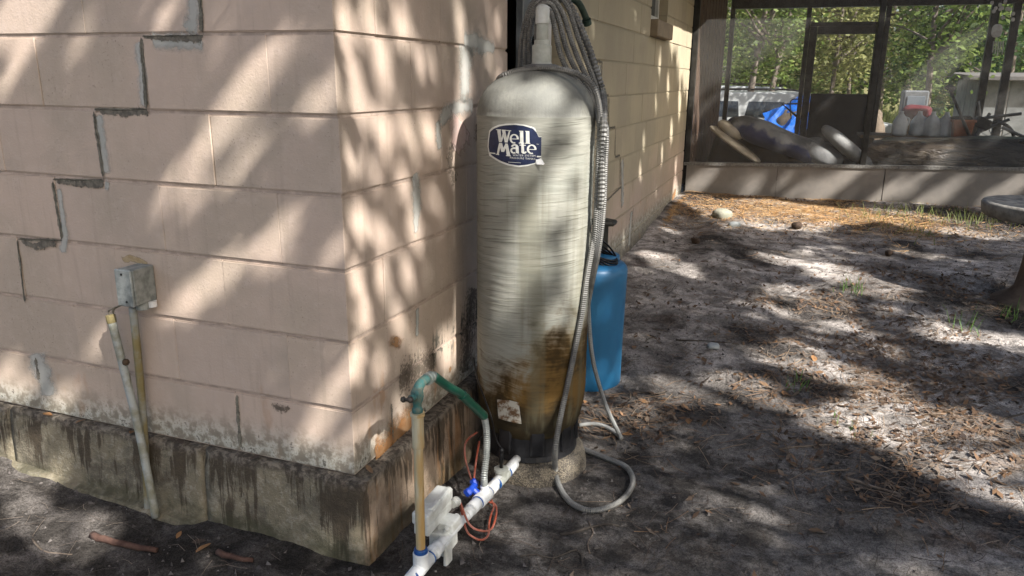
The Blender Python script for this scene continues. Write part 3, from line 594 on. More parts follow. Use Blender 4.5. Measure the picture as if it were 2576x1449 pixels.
bm = bmesh.new(); b_lathe(bm, [(.0195, z1), (.0195, z2+.01)], (rx, 0, 0), seg=20); smooth(link('riser_pipe', bm, PVCG, tank))
bm = bmesh.new(); b_lathe(bm, [(.0225, z2), (.0232, z2+.003), (.0232, z3-.02), (.021, z3-.010), (.014, z3-.003), (0, z3)], (rx, 0, 0), seg=22); smooth(link('pipe_cap', bm, PVC, tank))
# sticker: every outline lives on the tank's skin, in the flat millimetre grid of the sticker
ST0 = onTank(1293, 368); TH0 = atan2(ST0.y-TAX[1], ST0.x-TAX[0])
def st(cx, cy):                                          # sticker drawing units -> (angle*radius, height)
    q = onTank((1340+cx/9.055)*.89444, (330+cy/9.055)*.89444); return ((atan2(q.y-TAX[1], q.x-TAX[0])-TH0)*TR, q.z)
def skin(bm, lift):
    for _ in range(3):
        es = [e for e in bm.edges if e.calc_length() > .012]
        if not es: break
        bmesh.ops.subdivide_edges(bm, edges=es, cuts=1); bmesh.ops.triangulate(bm, faces=bm.faces[:])
    for v in bm.verts:
        a = TH0+v.co.x/TR; R = TR+lift+v.co.z; v.co = Vector((cos(a)*R, sin(a)*R, v.co.y))
    bmesh.ops.recalc_face_normals(bm, faces=bm.faces[:])
def poly2d(bm, pts, zz=0.0):
    from mathutils.geometry import tessellate_polygon
    P = [st(*q) for q in pts]; vs = [bm.verts.new((*q, zz)) for q in P]
    for t in tessellate_polygon([[Vector((a*1000, h*1000, 0)) for a, h in P]]): bm.faces.new([vs[i] for i in t])
def rounded(pts, n=4):
    P = [Vector((*q, 0)) for q in pts]; c = catmull(P+[P[0]], 1e9); out = []
    K = [P[-1]]+P+[P[0], P[1]]
    for i in range(1, len(K)-2):
        for k in range(n):
            t = k/n; a, b_, c_, d = K[i-1], K[i], K[i+1], K[i+2]; q = .5*((2*b_)+(c_-a)*t+(2*a-5*b_+4*c_-d)*t*t+(3*b_-a-3*c_+d)*t**3); out.append((q.x, q.y))
    return out
NAVY = M('navy_vinyl', (.010, .016, .045), (.016, .024, .06), 60, .38); VWHITE = M('sticker_white', (.66, .66, .61), (.55, .55, .49), 70, .45)
OUTL = [(288, 740), (300, 560), (330, 335), (400, 262), (560, 192), (750, 162), (1000, 155), (1200, 180), (1400, 230), (1495, 275), (1532, 380), (1590, 492), (1662, 490), (1655, 700), (1648, 1040), (1660, 1070), (1640, 1165), (1500, 1185), (1300, 1240), (1080, 1268), (800, 1222), (600, 1145), (430, 1045), (330, 975)]
INL = [(318, 760), (330, 560), (358, 370), (450, 288), (600, 228), (760, 200), (1000, 190), (1200, 215), (1440, 285), (1528, 380), (1585, 500), (1658, 500), (1646, 1035), (1532, 1080), (1490, 1158), (1300, 1204), (1080, 1226), (850, 1190), (650, 1120), (470, 1020), (380, 950), (335, 860)]
bm = bmesh.new(); poly2d(bm, OUTL); skin(bm, .0008); stk = link('sticker', bm, VWHITE, tank)
bm = bmesh.new(); poly2d(bm, INL); skin(bm, .0014); link('sticker_field', bm, NAVY, stk)
_lift = [0.0]
def glyph(polys):
    bm = bmesh.new()
    for q in polys: _lift[0] = (_lift[0]+.00006) % .0009; poly2d(bm, q, _lift[0])
    skin(bm, .002); link('letter', bm, VWHITE, stk)
def arc(cx, cy, rx_, ry_, ix, iy, a0, a1, n=16, dx=0):      # ring sector (outer radii rx ry, inner ix iy); y grows downwards
    o_ = [(cx+rx_*cos(t), cy-ry_*sin(t)) for t in np.linspace(radians(a0), radians(a1), n)]; i_ = [(cx+dx+ix*cos(t), cy-iy*sin(t)) for t in np.linspace(radians(a1), radians(a0), n)]; return o_+i_
def e_glyph(cx, cy, rx_, ry_): glyph([arc(cx, cy, rx_, ry_, rx_*.56, ry_*.74, 0, 288, 26), [(cx-rx_*.6, cy-ry_*.04), (cx+rx_*.99, cy-ry_*.0), (cx+rx_*.98, cy+ry_*.13), (cx-rx_*.6, cy+ry_*.09)]])
glyph([[(538, 312), (622, 316), (655, 632), (583, 630)], [(610, 632), (655, 632), (706, 470), (682, 400)], [(655, 318), (742, 326), (803, 640), (730, 636)], [(748, 638), (803, 640), (872, 340), (836, 336)], [(512, 302), (640, 308), (640, 328), (512, 322)], [(655, 312), (770, 320), (770, 340), (655, 334)], [(775, 322), (894, 332), (892, 352), (775, 344)]])
e_glyph(968, 545, 116, 122)
glyph([[(1112, 345), (1196, 345), (1205, 665), (1115, 665)], [(1086, 338), (1196, 342), (1196, 366), (1112, 372)], [(1084, 640), (1222, 646), (1222, 668), (1084, 664)]])
glyph([[(1264, 350), (1350, 350), (1356, 670), (1262, 668)], [(1240, 344), (1350, 348), (1350, 372), (1264, 376)], [(1232, 648), (1372, 654), (1372, 674), (1232, 668)]])
glyph([[(585, 652), (640, 655), (578, 945), (528, 938)], [(585, 652), (664, 658), (716, 880), (640, 876)], [(640, 876), (716, 880), (806, 668), (752, 664)], [(740, 664), (806, 668), (872, 984), (782, 978)], [(504, 930), (592, 942), (590, 960), (504, 948)], [(762, 962), (888, 974), (886, 994), (760, 982)]])
glyph([arc(962, 842, 92, 82, 44, 44, 60, 300, 16), [(1000, 735), (1078, 740), (1088, 912), (1012, 908)], arc(980, 770, 100, 90, 44, 54, 20, 160, 12), [(940, 770), (1010, 772), (1010, 806), (930, 806)], [(1060, 895), (1096, 905), (1090, 922), (1040, 918)]])
glyph([[(1142, 600), (1204, 604), (1222, 890), (1150, 880)], [(1106, 690), (1258, 700), (1258, 724), (1106, 716)], arc(1215, 860, 72, 66, 20, 30, 180, 350, 12)])
e_glyph(1408, 812, 122, 122)
glyph([[(346, 886), (492, 905), (492, 934), (352, 918)]]); glyph([[(1540, 980), (1648, 982), (1648, 1016), (1540, 1014)]]); glyph([[(1530, 672), (1585, 684), (1583, 692), (1530, 680)]]); glyph([[(815, 1132), (1140, 1155), (1140, 1163), (815, 1142)]])
def small_text(txt, x0, x1, yb, hgt, slope):
    cu = bpy.data.curves.new('lettering', 'FONT'); cu.body = txt; cu.resolution_u = 2; cu.space_character = 1.12; ob = bpy.data.objects.new('lettering', cu); me = ob.to_mesh(); V = np.array([v.co[:] for v in me.vertices]); F = [list(p.vertices) for p in me.polygons]
    x_ = (V[:, 0]-V[:, 0].min())/(np.ptp(V[:, 0])); y_ = V[:, 1]/V[:, 1].max(); bm = bmesh.new(); vs = []
    for a, h in zip(x_, y_): cx = x0+(x1-x0)*a; vs.append(bm.verts.new((*st(cx, yb+slope*a-hgt*h), 0)))
    for f in F:
        try: bm.faces.new([vs[i] for i in f])
        except ValueError: pass
    bmesh.ops.triangulate(bm, faces=bm.faces[:]); skin(bm, .0021); link('small_lettering', bm, VWHITE, stk); ob.to_mesh_clear(); bpy.data.objects.remove(ob)
small_text('WATER SYSTEM', 930, 1500, 985, 46, 18); small_text('PRESSURE TANKS', 860, 1500, 1050, 46, 32)
bm = bmesh.new(); q = [st(*c_) for c_ in [(1512, 1072), (1662, 1068), (1716, 1165), (1692, 1192), (1530, 1192)]]; vs = [bm.verts.new((*a, h)) for a, h in zip(q, (.002, .005, .018, .016, .003))]; bm.faces.new(vs); bmesh.ops.triangulate(bm, faces=bm.faces[:]); skin(bm, .001); link('peeled_corner', bm, M('sticker_back', (.78, .78, .75), None, rough=.6), stk)
bm = bmesh.new(); q = [(atan2(p_.y-TAX[1], p_.x-TAX[0]), p_.z) for p_ in (onTank(*c_, .2) for c_ in [(1251, 1004), (1284, 1007), (1305, 1012), (1312, 1066), (1282, 1060), (1254, 1052)])]
vs = [bm.verts.new(((a-TH0)*TR, h, 0)) for a, h in q]; bm.faces.new(vs); bmesh.ops.triangulate(bm, faces=bm.faces[:]); skin(bm, .0012)
m, nt, b = newmat('label_residue'); p = wpos(nt); _lnk(nt, b.inputs['Base Color'], mix(nt, sstep(nz(nt, p, 32, 5, .7), .42, .58), (.46, .44, .37), (.13, .07, .03))); b.inputs['Roughness'].default_value = .8; link('label_residue', bm, m, tank)

# concrete pad under it
bm = bmesh.new(); R_ = b_lathe(bm, [(.02, -.213), (.17, -.214), (.196, -.219), (.207, -.235), (.212, -.27), (.215, -.36)], (TAX[0], TAX[1], 0), seg=64, cap=False)
for rr in R_:
    for v in rr: n_ = mnoise.noise(v.co*13); v.co.x += (v.co.x-TAX[0])*.035*n_; v.co.y += (v.co.y-TAX[1])*.035*n_; v.co.z += .005*mnoise.noise(v.co*22+Vector((3, 3, 3)))*(v.co.z > -.3)
m, nt, b = newmat('pebbled_concrete'); p = wpos(nt); v1 = vor(nt, p, 170); n1 = nz(nt, p, 14, 5, .6)
_lnk(nt, b.inputs['Base Color'], mix(nt, sstep(n1+(v1-.4)*.5, .35, .7), (.19, .16, .115), (.065, .055, .042))); b.inputs['Roughness'].default_value = .9; bump(nt, b, v1+n1, .7, .008)
o = smooth(link('concrete_pad', bm, m)); tag(o, 'round pebbled concrete pad under the pressure tank', 'pad')

# ================================================================== FLEXIBLE METAL HOSES
HOSE = M('galvanised_hose', (.21, .205, .188), (.14, .137, .126), 30, .55, .4, spec=.35); HOSED = M('dark_ribbed_hose', (.20, .195, .18), (.12, .117, .108), 40, .5, .45)
bm = bmesh.new(); yt = TAX[1]
def Yp(y, *pts): return [onY(y, *q) for q in pts]
tr_ = lambda *pts, r=.214: [onTank(*q, r) for q in pts]
def gp(h, *pts):
    out = []
    for q in pts:
        p_ = onZ(-.27, *q)
        for _ in range(4): p_ = onZ(gz(p_.x, p_.y)+h, *q)
        out.append(p_)
    return out
edge = lambda off, *ys: [Vector((onY(yt-.03, 1503-(y_-300)*.036+off, y_))) for y_ in ys]
# strand resting on the dome, then down the right flank, over the front and into the loop on the ground
path = Yp(yt+.05, (1250, 212))+Yp(yt-.07, (1262, 193), (1300, 179), (1370, 171), (1430, 179), (1470, 197), (1496, 226))+edge(6, 290, 380, 480)+edge(3, 580)
path += tr_((1476, 700), (1462, 800), (1442, 900), (1424, 985))+tr_((1408, 1060), r=.235)+tr_((1397, 1130), r=.27)+gp(.05, (1397, 1182))+gp(.013, (1408, 1225), (1436, 1264), (1482, 1284), (1536, 1274), (1576, 1246), (1592, 1208), (1574, 1174), (1528, 1154), (1478, 1134), (1440, 1118))
b_ribbed(bm, path, .0098, .007, .12); 
# loops hung over the riser
LO = [((1356, 165), (1350, 100), (1352, 55), (1364, 24), (1384, 30), (1396, 70), (1408, 130), (1430, 180), (1462, 215), (1494, 262)), ((1334, 165), (1332, 100), (1340, 50), (1358, 14), (1386, 10), (1406, 50), (1424, 120), (1448, 175), (1474, 212), (1500, 270)),
      ((1322, 165), (1322, 110), (1330, 55), (1350, 10), (1382, -6), (1414, 30), (1440, 110), (1464, 170), (1488, 215), (1507, 280)), ((1309, 165), (1312, 110), (1322, 55), (1342, 5), (1380, -20), (1424, 10), (1456, 100), (1480, 165), (1500, 220), (1514, 290))]
for i, L in enumerate(LO):
    yy = yt+.02+.02*i; back = [Vector((.10+.02*i, yt+.22, .95)), Vector((.02+.01*i+.2, yt+.25, .6)), Vector((.40, yt+.18, .42))]
    b_ribbed(bm, [onY(yy+.02, L[0][0], 215)]+[onY(yy, *q) for q in L]+edge(7+5.5*i, 330, 420, 520)+edge(4+4*i, 620)+[onY(yt+.06, 1478+2*i, 740), onY(yt+.10, 1470, 830)], .0088, .007, .12)
h = link('metal_hose', bm, HOSE); smooth(h, False); tag(h, 'coiled grey corrugated metal hose hung over the tank top, looping onto the dirt', 'hose')
bm = bmesh.new(); b_ribbed(bm, [onY(yt+.10, *q) for q in ((1412, -22), (1430, 8), (1450, 46), (1470, 92), (1488, 140), (1503, 190), (1516, 235))]+edge(16, 300, 400, 520)+[onY(yt+.1, 1492, 640), onY(yt+.12, 1482, 740)], .0122, .013, .15, 9)
h = link('metal_hose', bm, HOSED); tag(h, 'coarse dark ribbed metal hose running down beside the thinner coils', 'hose')
bm = bmesh.new(); b_ribbed(bm, [onY(1.05, *q) for q in ((1480, 770), (1483, 830), (1489, 890), (1502, 950))]+[onY(1.03, 1528, 1030)]+gp(.03, (1556, 1088))+gp(.012, (1563, 1102), (1548, 1088), (1520, 1072), (1490, 1066), (1455, 1070)), .0085, .007, .12)
h = link('metal_hose', bm, M('bright_hose', (.32, .32, .30), (.25, .25, .235), 30, .55, .4)); tag(h, 'pale metal hose dropping between tank and blue barrel to the leaves', 'hose')

# ================================================================== BLUE BARREL, CABLE, CAPPED POST
BX, BY = .262, 1.665
m, nt, b = newmat('blue_polyethylene'); p = wpos(nt); n1 = nz(nt, p, 6, 5, .6)
_lnk(nt, b.inputs['Base Color'], mix(nt, sstep(n1, .4, .7), (.016, .125, .265), (.028, .165, .32))); b.inputs['Roughness'].default_value = .42; bump(nt, b, n1, .1, .01)
bar = thing('plastic_barrel', 'blue plastic barrel standing behind the pressure tank', 'barrel', (BX, BY, gz(BX, BY)-.015)); zb = bar.location.z; zt = .30-zb
bm = bmesh.new(); b_lathe(bm, [(.14, .0), (.152, .006), (.158, .02), (.158, .1), (.160, .3), (.165, zt-.07), (.166, zt-.035), (.162, zt-.018), (.153, zt-.006), (.138, zt+.002), (.10, zt+.008)], (0, 0, 0), seg=48); smooth(link('body', bm, m, bar))
bm = bmesh.new(); b_lathe(bm, [(.085, zt+.004), (.085, zt+.026), (.08, zt+.031), (0, zt+.033)], (.035, .04, 0), seg=32); smooth(link('lid', bm, m, bar))
bm = bmesh.new(); c0 = onZ(.34, 1508, 640)
for i in range(4):
    tl = radians(16+7*i); rr = .062+.006*i; P = []
    for k in range(33):
        a = 2*pi*k/32; u = Vector((cos(a)*rr*1.25, sin(a)*rr*.8, 0)); u = Matrix.Rotation(tl, 3, 'Y') @ u; u = Matrix.Rotation(radians(-12*i), 3, 'Z') @ u; P.append(c0+u+Vector((.004*i, 0, .003*i)))
    b_tube(bm, P, .0048, 7, False)
b_tube(bm, catmull([c0+Vector((.07, 0, -.03)), c0+Vector((.03, .06, -.02)), c0+Vector((-.05, .09, .03)), c0+Vector((-.1, .05, .0))], .01), .0048, 7)
o = smooth(link('cable_coil', bm, M('black_rubber', (.008, .008, .009), None, rough=.4))); tag(o, 'coil of black cable lying on top of the blue barrel', 'cable')
pp = onY(2.02, 1521, 620); post = thing('capped_post', 'dark post with a flat hexagonal cap behind the blue barrel', 'post', (pp.x, pp.y, gz(pp.x, pp.y)-.02)); zc_ = onY(2.02, 1513, 564).z-post.location.z
IRON = M('dark_painted_metal', (.035, .034, .028), (.055, .052, .042), 20, .5, .2)
bm = bmesh.new(); b_box(bm, (0, 0, zc_/2), (.028, .028, zc_), Matrix.Rotation(.4, 3, 'Z'), bev=.003); link('shaft', bm, IRON, post)
bm = bmesh.new(); b_lathe(bm, [(.03, zc_-.004), (.072, zc_), (.078, zc_+.012), (.07, zc_+.022), (.03, zc_+.026)], (-.015, 0, 0), seg=6); link('cap', bm, IRON, post)
bm = bmesh.new(); b_box(bm, (-.047, .012, zc_*.5-.01), (.03, .02, zc_-.03), Matrix.Rotation(.4, 3, 'Z'), bev=.003); link('pale_stake', bm, M('cream_board', (.42, .38, .27), (.36, .32, .22), 14, .8), post)

# ================================================================== PUMP LINE, STANDPIPE, CONTROL
PIPEC = M('pipe_white', (.62, .63, .62), (.40, .385, .34), 20, .42, spec=.4, lo=.48, hi=.78); PRIM = M('blue_primer', (.008, .05, .20), (.02, .09, .27), 60, .4)
def pl(y): return Vector((.233+(y+.1)*.055, y, -.2+.006*sin(y*9)))
line = thing('pipe_run', 'white plastic water pipe on the ground running to the tank foot', 'pipe', (.235, -.057, -.26))
def seg_(name, y0, y1, r, mat=PIPEC, par=line, rings=True):
    r = r if name == 'pipe' else .0214 if name == 'primer_ring' else r*.88
    a, e = pl(y0), pl(y1); bm = bmesh.new(); L = (e-a).length; d = e-a
    b_lathe(bm, [(r*.9, 0), (r, .0015), (r, L-.0015), (r*.9, L)], loc_of(line, a), d, 22); o = smooth(link(name, bm, mat, par), False)
    for p_ in o.data.polygons: p_.use_smooth = len(p_.vertices) == 4
    return o
seg_('pipe', -.42, .74, .0150); cps = []
t1 = seg_('tee', -.10, -.012, .0235); seg_('primer_ring', -.1085, -.1005, .0176, PRIM, t1); seg_('primer_ring', -.0115, -.0065, .0176, PRIM, t1)
bm = bmesh.new(); b_lathe(bm, [(.0225, 0), (.0225, .046), (.020, .048), (.0172, .048)], loc_of(line, pl(-.057)), (0, 0, 1), 22); link('tee_neck', bm, PIPEC, t1)
bm = bmesh.new(); b_lathe(bm, [(.0178, .047), (.0200, .05), (.0190, .058), (.0172, .062)], loc_of(line, pl(-.057)), (0, 0, 1), 22); link('primer_ring', bm, PRIM, t1)
seg_('coupling', .005, .045, .0235); seg_('coupling_nut', .012, .02, .026); 
u_ = seg_('coupling', .215, .25, .022); c2_ = seg_('coupling', .252, .30, .0235); seg_('primer_ring', .3005, .306, .0178, PRIM, c2_)
v_ = seg_('ball_valve', .306, .375, .027); seg_('primer_ring', .3755, .382, .0178, PRIM, v_)
bm = bmesh.new(); vp = loc_of(line, pl(.338)); b_lathe(bm, [(.012, .0), (.012, .04)], vp, (-.75, -.1, .65), 12); d_ = Vector((-.75, -.1, .65)).normalized()
b_box(bm, vp+d_*.046, (.02, .064, .022), Matrix.Rotation(.85, 3, 'Y'), bev=.005); b_box(bm, vp+d_*.05+Vector((0, .026, .004)), (.026, .018, .026), Matrix.Rotation(.85, 3, 'Y'), bev=.006); b_box(bm, vp+d_*.05-Vector((0, .026, .004)), (.026, .018, .026), Matrix.Rotation(.85, 3, 'Y'), bev=.006)
link('valve_handle', bm, M('blue_handle', (.008, .035, .26), (.012, .05, .33), 30, .4), v_)
bm = bmesh.new(); b_lathe(bm, [(.014, 0), (.014, .032), (.010, .036)], loc_of(line, pl(.362)), (-.15, 0, 1), 14); link('hose_barb', bm, PIPEC, v_)
seg_('coupling', .39, .432, .0228); t2 = seg_('tee', .45, .53, .0235, PVCG); seg_('primer_ring', .444, .4497, .0178, PRIM, t2); seg_('primer_ring', .5305, .5375, .0178, PRIM, t2)
bm = bmesh.new(); b_lathe(bm, [(.021, 0), (.021, .026), (.025, .028), (.025, .038), (.012, .041), (.0, .041)], loc_of(line, pl(.488)), (0, 0, 1), 18); link('tee_neck', bm, PVCG, t2)
seg_('coupling', .54, .60, .0225)
bm = bmesh.new(); q = pl(.488)+Vector((0, 0, .04)); top = q+Vector((0, 0, .07))
b_lathe(bm, [(.006, 0), (.006, .02), (.0085, .022), (.0085, .055), (.0065, .058), (.0085, .06), (.0085, .07), (.003, .075)], q, (.0, .0, 1), 12)
b_tube(bm, catmull([top, onX(.245, 1246, 1100), onX(.235, 1236, 1050), onX(.20, 1218, 1000), onX(.13, 1199, 945), onX(.05, 1192, 900)], .01), .0028, 6)
o = smooth(link('sensor_cable', bm, M('black_rubber', (.008, .008, .009), None, rough=.4))); tag(o, 'thin black sensor cable rising from the pipe tee behind the tank', 'cable')
# standpipe with brass tap
sp0 = pl(-.057); spz = onX(sp0.x, 1058, 1030).z
stand = thing('standpipe', 'yellowed plastic standpipe with a green weathered brass tap', 'standpipe', (sp0.x, sp0.y, sp0.z+.045))
m, nt, b = newmat('yellowed_pvc'); p = wpos(nt); x, y, z = sep(nt, p); n1 = nz(nt, vscale(nt, p, (30, 30, 4)), 1.4, 4, .6); sd = sstep((x-sp0.x)*34+(n1-.5)*1.3+sstep(z, .2, -.1)*.25, .0, .6)
_lnk(nt, b.inputs['Base Color'], mix(nt, sd, mix(nt, sstep(n1, .4, .6), (.46, .43, .31), (.41, .35, .22)), (.42, .27, .10))); b.inputs['Roughness'].default_value = .5; YPVC = m
L = spz-stand.location.z; LT = stand.location
bm = bmesh.new(); b_lathe(bm, [(.0130, 0), (.0130, L*.78)], (0, 0, 0), seg=22, cap=False); smooth(link('pipe', bm, YPVC, stand))
bm = bmesh.new(); b_lathe(bm, [(.0133, L*.755), (.0156, L*.76), (.0162, L*.77), (.0160, L-.012), (.0192, L-.010), (.0192, L-.001), (.013, L)], (0, 0, 0), seg=22); link('socket', bm, YPVC, stand)
m, nt, b = newmat('verdigris_brass'); p = wpos(nt); n1 = nz(nt, p, 55, 5, .65); _lnk(nt, b.inputs['Base Color'], mix(nt, sstep(n1, .42, .62), (.035, .125, .115), (.10, .13, .10))); b.inputs['Roughness'].default_value = .6; b.inputs['Metallic'].default_value = .25; bump(nt, b, n1, .5, .004); BRASS = m
fx = sp0.x; F_ = lambda px, py: loc_of(stand, onX(fx, px, py))
bm = bmesh.new(); b_lathe(bm, [(.0135, L-.004), (.0145, L+.003), (.0145, L+.010), (.012, L+.013), (.0115, L+.024), (.0155, L+.034), (.018, L+.046), (.0165, L+.058), (.011, L+.068)], (0, 0, 0), seg=16)
b_tube(bm, catmull([Vector((0, 0, L+.044)), Vector((0, .006, L+.062)), Vector((0, .020, L+.072)), Vector((0, .040, L+.074)), Vector((0, .056, L+.070))], .006), .0135, 12, True, lambda u: .0145-.002*u)
b_tube(bm, [Vector((0, -.004, L+.046)), Vector((0, -.022, L+.050)), Vector((0, -.034, L+.053))], .0105, 10, True, lambda u: .0115-.002*u); tap = smooth(link('tap', bm, BRASS, stand))
bm = bmesh.new(); b_tube(bm, [Vector((0, -.030, L+.052)), Vector((0, -.056, L+.058))], .0055, 8)
for s in (-1, 1): b_lathe(bm, [(0, -.008), (.006, -.006), (.0085, 0), (.006, .006), (0, .008)], (s*.012, -.056-s*.004, L+.058+s*.003), (1, 0, 0), 10)
b_tube(bm, [Vector((-.014, -.052, L+.056)), Vector((.014, -.060, L+.062))], .005, 8); smooth(link('tap_handle', bm, M('blackened_brass', (.03, .028, .024), (.06, .05, .04), 60, .6, .3), tap))
# green hose with metal tail
bm = bmesh.new(); ts = stand.location+Vector((0, .058, L+.070)); b_lathe(bm, [(.0165, 0), (.0175, .002), (.0175, .012), (.0150, .013), (.0150, .020), (.0165, .021), (.0165, .026), (.0115, .027), (.0115, .046)], ts, (0, .98, -.1), 16)
gh = thing('garden_hose', 'short green hose sleeve from the brass tap onto a ribbed metal tail', 'hose', ts); bm2 = bm
for v in bm2.verts: v.co -= ts
link('hose_coupling', bm2, M('worn_chrome', (.34, .35, .32), (.22, .25, .22), 50, .4, .7), gh)
e0 = ts+Vector((0, .040, -.004)); pts = [e0]+[onX(fx+.005, *q) for q in ((1130, 974), (1158, 990), (1188, 1018), (1217, 1046))]
GREENH = M('green_vinyl', (.010, .085, .055), (.012, .115, .068), 25, .3, spec=.5)
full = catmull(pts, .008); bm = bmesh.new(); n_ = len(full)
b_tube(bm, [q-ts for q in full[:int(n_*.55)]], .0128, 14); smooth(link('inner_sleeve', bm, GREENH, gh)); bm = bmesh.new(); b_tube(bm, [q-ts for q in full[int(n_*.48):]], .0148, 14); smooth(link('outer_sleeve', bm, GREENH, gh))
bm = bmesh.new(); tl_ = pl(.362)+Vector((-.004, 0, .030)); b_ribbed(bm, [q-ts for q in [full[-4], full[-1], onX(fx+.012, 1224, 1085), onX(fx+.018, 1224, 1140), onX(.258, 1218, 1195), tl_]], .0108, .0065, .12, 10); link('ribbed_tail', bm, M('grey_corrugated_hose', (.27, .28, .26), (.20, .21, .195), 40, .5, .35), gh)

# pump control box straddling the pipe
ctl = thing('control_box', 'white plastic pump control box clamped over the water pipe', 'control box', (.238, .12, -.22)); CD = Vector((-.010, -.008, -.052)); CW = M('control_white', (.64, .65, .61), (.50, .50, .45), 24, .48, spec=.4, bmp=.15, bscale=70)
def cb(name, c_, s_, bev=.004, par=ctl, mat=CW, R=None): bm = bmesh.new(); b_box(bm, Vector(c_)+CD-ctl.location, Vector(s_)*1.04, R, bev=bev, seg=2); return link(name, bm, mat, par)
lid = cb('lid', (.205, .112, -.056), (.052, .165, .036), .006); cb('lid_ridge', (.222, .125, -.0370), (.012, .13, .008), .003, lid)
cb('case', (.206, .112, -.092), (.047, .155, .034), .005); body = cb('valve_body', (.232, .125, -.165), (.056, .082, .075), .006)
cb('bracket', (.246, .135, -.120), (.05, .06, .03), .005); cb('flange', (.268, .078, -.195), (.012, .040, .10), .004, body)
for yy in (.09, .128, .165): bm = bmesh.new(); b_lathe(bm, [(.006, 0), (.006, .03), (.008, .031), (.008, .036), (0, .037)], Vector((.244, yy, -.14))+CD-ctl.location, (0.5, 0, 1), 10); link('screw_post', bm, CW, body)
bm = bmesh.new(); b_lathe(bm, [(.013, 0), (.013, .016), (.016, .017), (.016, .026), (.010, .028)], Vector((.23, .196, -.095))+CD-ctl.location, (.1, 1, -.1), 14); link('cable_gland', bm, CW, ctl)
bm = bmesh.new(); b_lathe(bm, [(.0125, 0), (.0125, .010), (.006, .011)], Vector((.233, .224, -.098))+CD-ctl.location, (.1, 1, -.1), 12); link('gland_nut', bm, BLACK, ctl)
WIRE = M('orange_wire', (.30, .06, .028), (.36, .15, .11), 26, .5); g0 = Vector((.235, .236, -.10))+CD
for lb, P in (('orange wire looping low beside the pump control box', [g0, onX(.285, 1180, 1318), onX(.32, 1210, 1335)]+gp(.02, (1236, 1330), (1248, 1296), (1246, 1270), (1228, 1262))), ('orange-pink wire hanging in the lower loop by the control box', [g0, onX(.27, 1172, 1330)]+gp(.02, (1192, 1352), (1212, 1358), (1228, 1346))+gp(.02, (1230, 1318), (1236, 1292), (1242, 1274), (1236, 1258))), ('orange wire arching behind the ribbed hose near the wall', [onX(.20, 1198, 1242), onX(.14, 1184, 1200), onX(.12, 1172, 1160), onX(.11, 1169, 1125), onX(.11, 1178, 1104), onX(.12, 1200, 1088)]), ('orange wire standing close behind the ribbed hose', [onX(.22, 1192, 1246), onX(.19, 1193, 1200), onX(.17, 1199, 1150), onX(.16, 1206, 1110)])):
    bm = bmesh.new(); b_tube(bm, catmull(P, .008), .0036, 7); o = smooth(link('wire', bm, WIRE)); tag(o, lb, 'wire')

# ================================================================== JUNCTION BOX AND CONDUITS ON THE FRONT WALL
GALV = M('weathered_zinc', (.17, .185, .175), (.30, .315, .295), 30, .6, .25, bmp=.3, bscale=60); CONDU = M('dirty_conduit', (.33, .345, .325), (.21, .205, .15), 22, .6, .1, bmp=.3, bscale=60); CONDY = M('yellowed_conduit', (.27, .28, .255), (.21, .17, .075), 12, .6, .1, bmp=.3, bscale=60)
c_tl, c_br = onY(-.085, 287, 676), onY(-.085, 345, 772); jb = thing('junction_box', 'grey weathered electrical box mounted on the pink wall', 'electrical box', ((c_tl.x+c_br.x)/2, -.02, (c_tl.z+c_br.z)/2)); w_, h_ = (c_br.x-c_tl.x)*.86, c_tl.z-c_br.z
bm = bmesh.new(); b_box(bm, (0, -.022, 0), (w_, .080, h_), bev=.004, seg=2); link('case', bm, GALV, jb)
bm = bmesh.new(); b_box(bm, (-.002, -.0665, -.001), (w_*1.03, .008, h_*1.03), bev=.003); cv_ = link('cover', bm, GALV, jb)
for s in (-1, 1): bm = bmesh.new(); b_lathe(bm, [(.0035, 0), (.0035, .002), (0, .0025)], (-.004*s, -.0705, s*h_*.38), (0, -1, 0), 8); link('cover_screw', bm, BLACK, cv_)
bm = bmesh.new(); b_lathe(bm, [(.019, 0), (.019, -.022), (.016, -.024)], (w_*.12, -.018, -h_/2), (0, 0, 1), 14); link('hub', bm, GALV, jb)
bm = bmesh.new(); b_lathe(bm, [(.014, 0), (.014, -.018)], (w_*.42, .0, -h_/2), (0, 0, 1), 12); link('plugged_hub', bm, M('white_plastic_plug', (.6, .6, .58), None, rough=.5), jb)
def conduit(lb, P, r, mat, knot=None):
    o0 = P[-1]; t = thing('conduit', lb, 'conduit', o0); bm = bmesh.new(); b_tube(bm, [q-o0 for q in catmull(P, .03)], r, 14); smooth(link('pipe', bm, mat, t)); return t
fz = lambda px, py, y: onY(y, px, py)
t = conduit('broken leaning grey conduit pipe left of the electrical box post', [fz(278, 796, -.055), fz(312, 930, -.060), fz(352, 1095, -.066), fz(392, 1300, -.078)], .0125, CONDU); top_ = fz(278, 796, -.055)
bm = bmesh.new(); b_lathe(bm, [(.0135, -.02), (.0145, -.01), (.014, .004), (.011, .006)], top_-t.location, (fz(278, 796, -.055)-fz(312, 930, -.06)), 12); link('broken_collar', bm, CONDY, t)
kn = fz(317, 908, -.066)-t.location; bm = bmesh.new(); b_lathe(bm, [(.003, -.012), (.009, -.008), (.011, 0), (.008, .008), (.003, .011)], kn+Vector((.008, -.008, 0)), (.7, -.5, .3), 9); link('knot', bm, M('dark_rot', (.03, .02, .012), (.07, .045, .025), 60, .9), t)
conduit('yellow-stained conduit pipe rising straight into the electrical box', [fz(334, 774, -.040), fz(345, 880, -.036), fz(358, 1023, -.030), fz(366, 1150, -.042), fz(374, 1300, -.05)], .0118, CONDY)
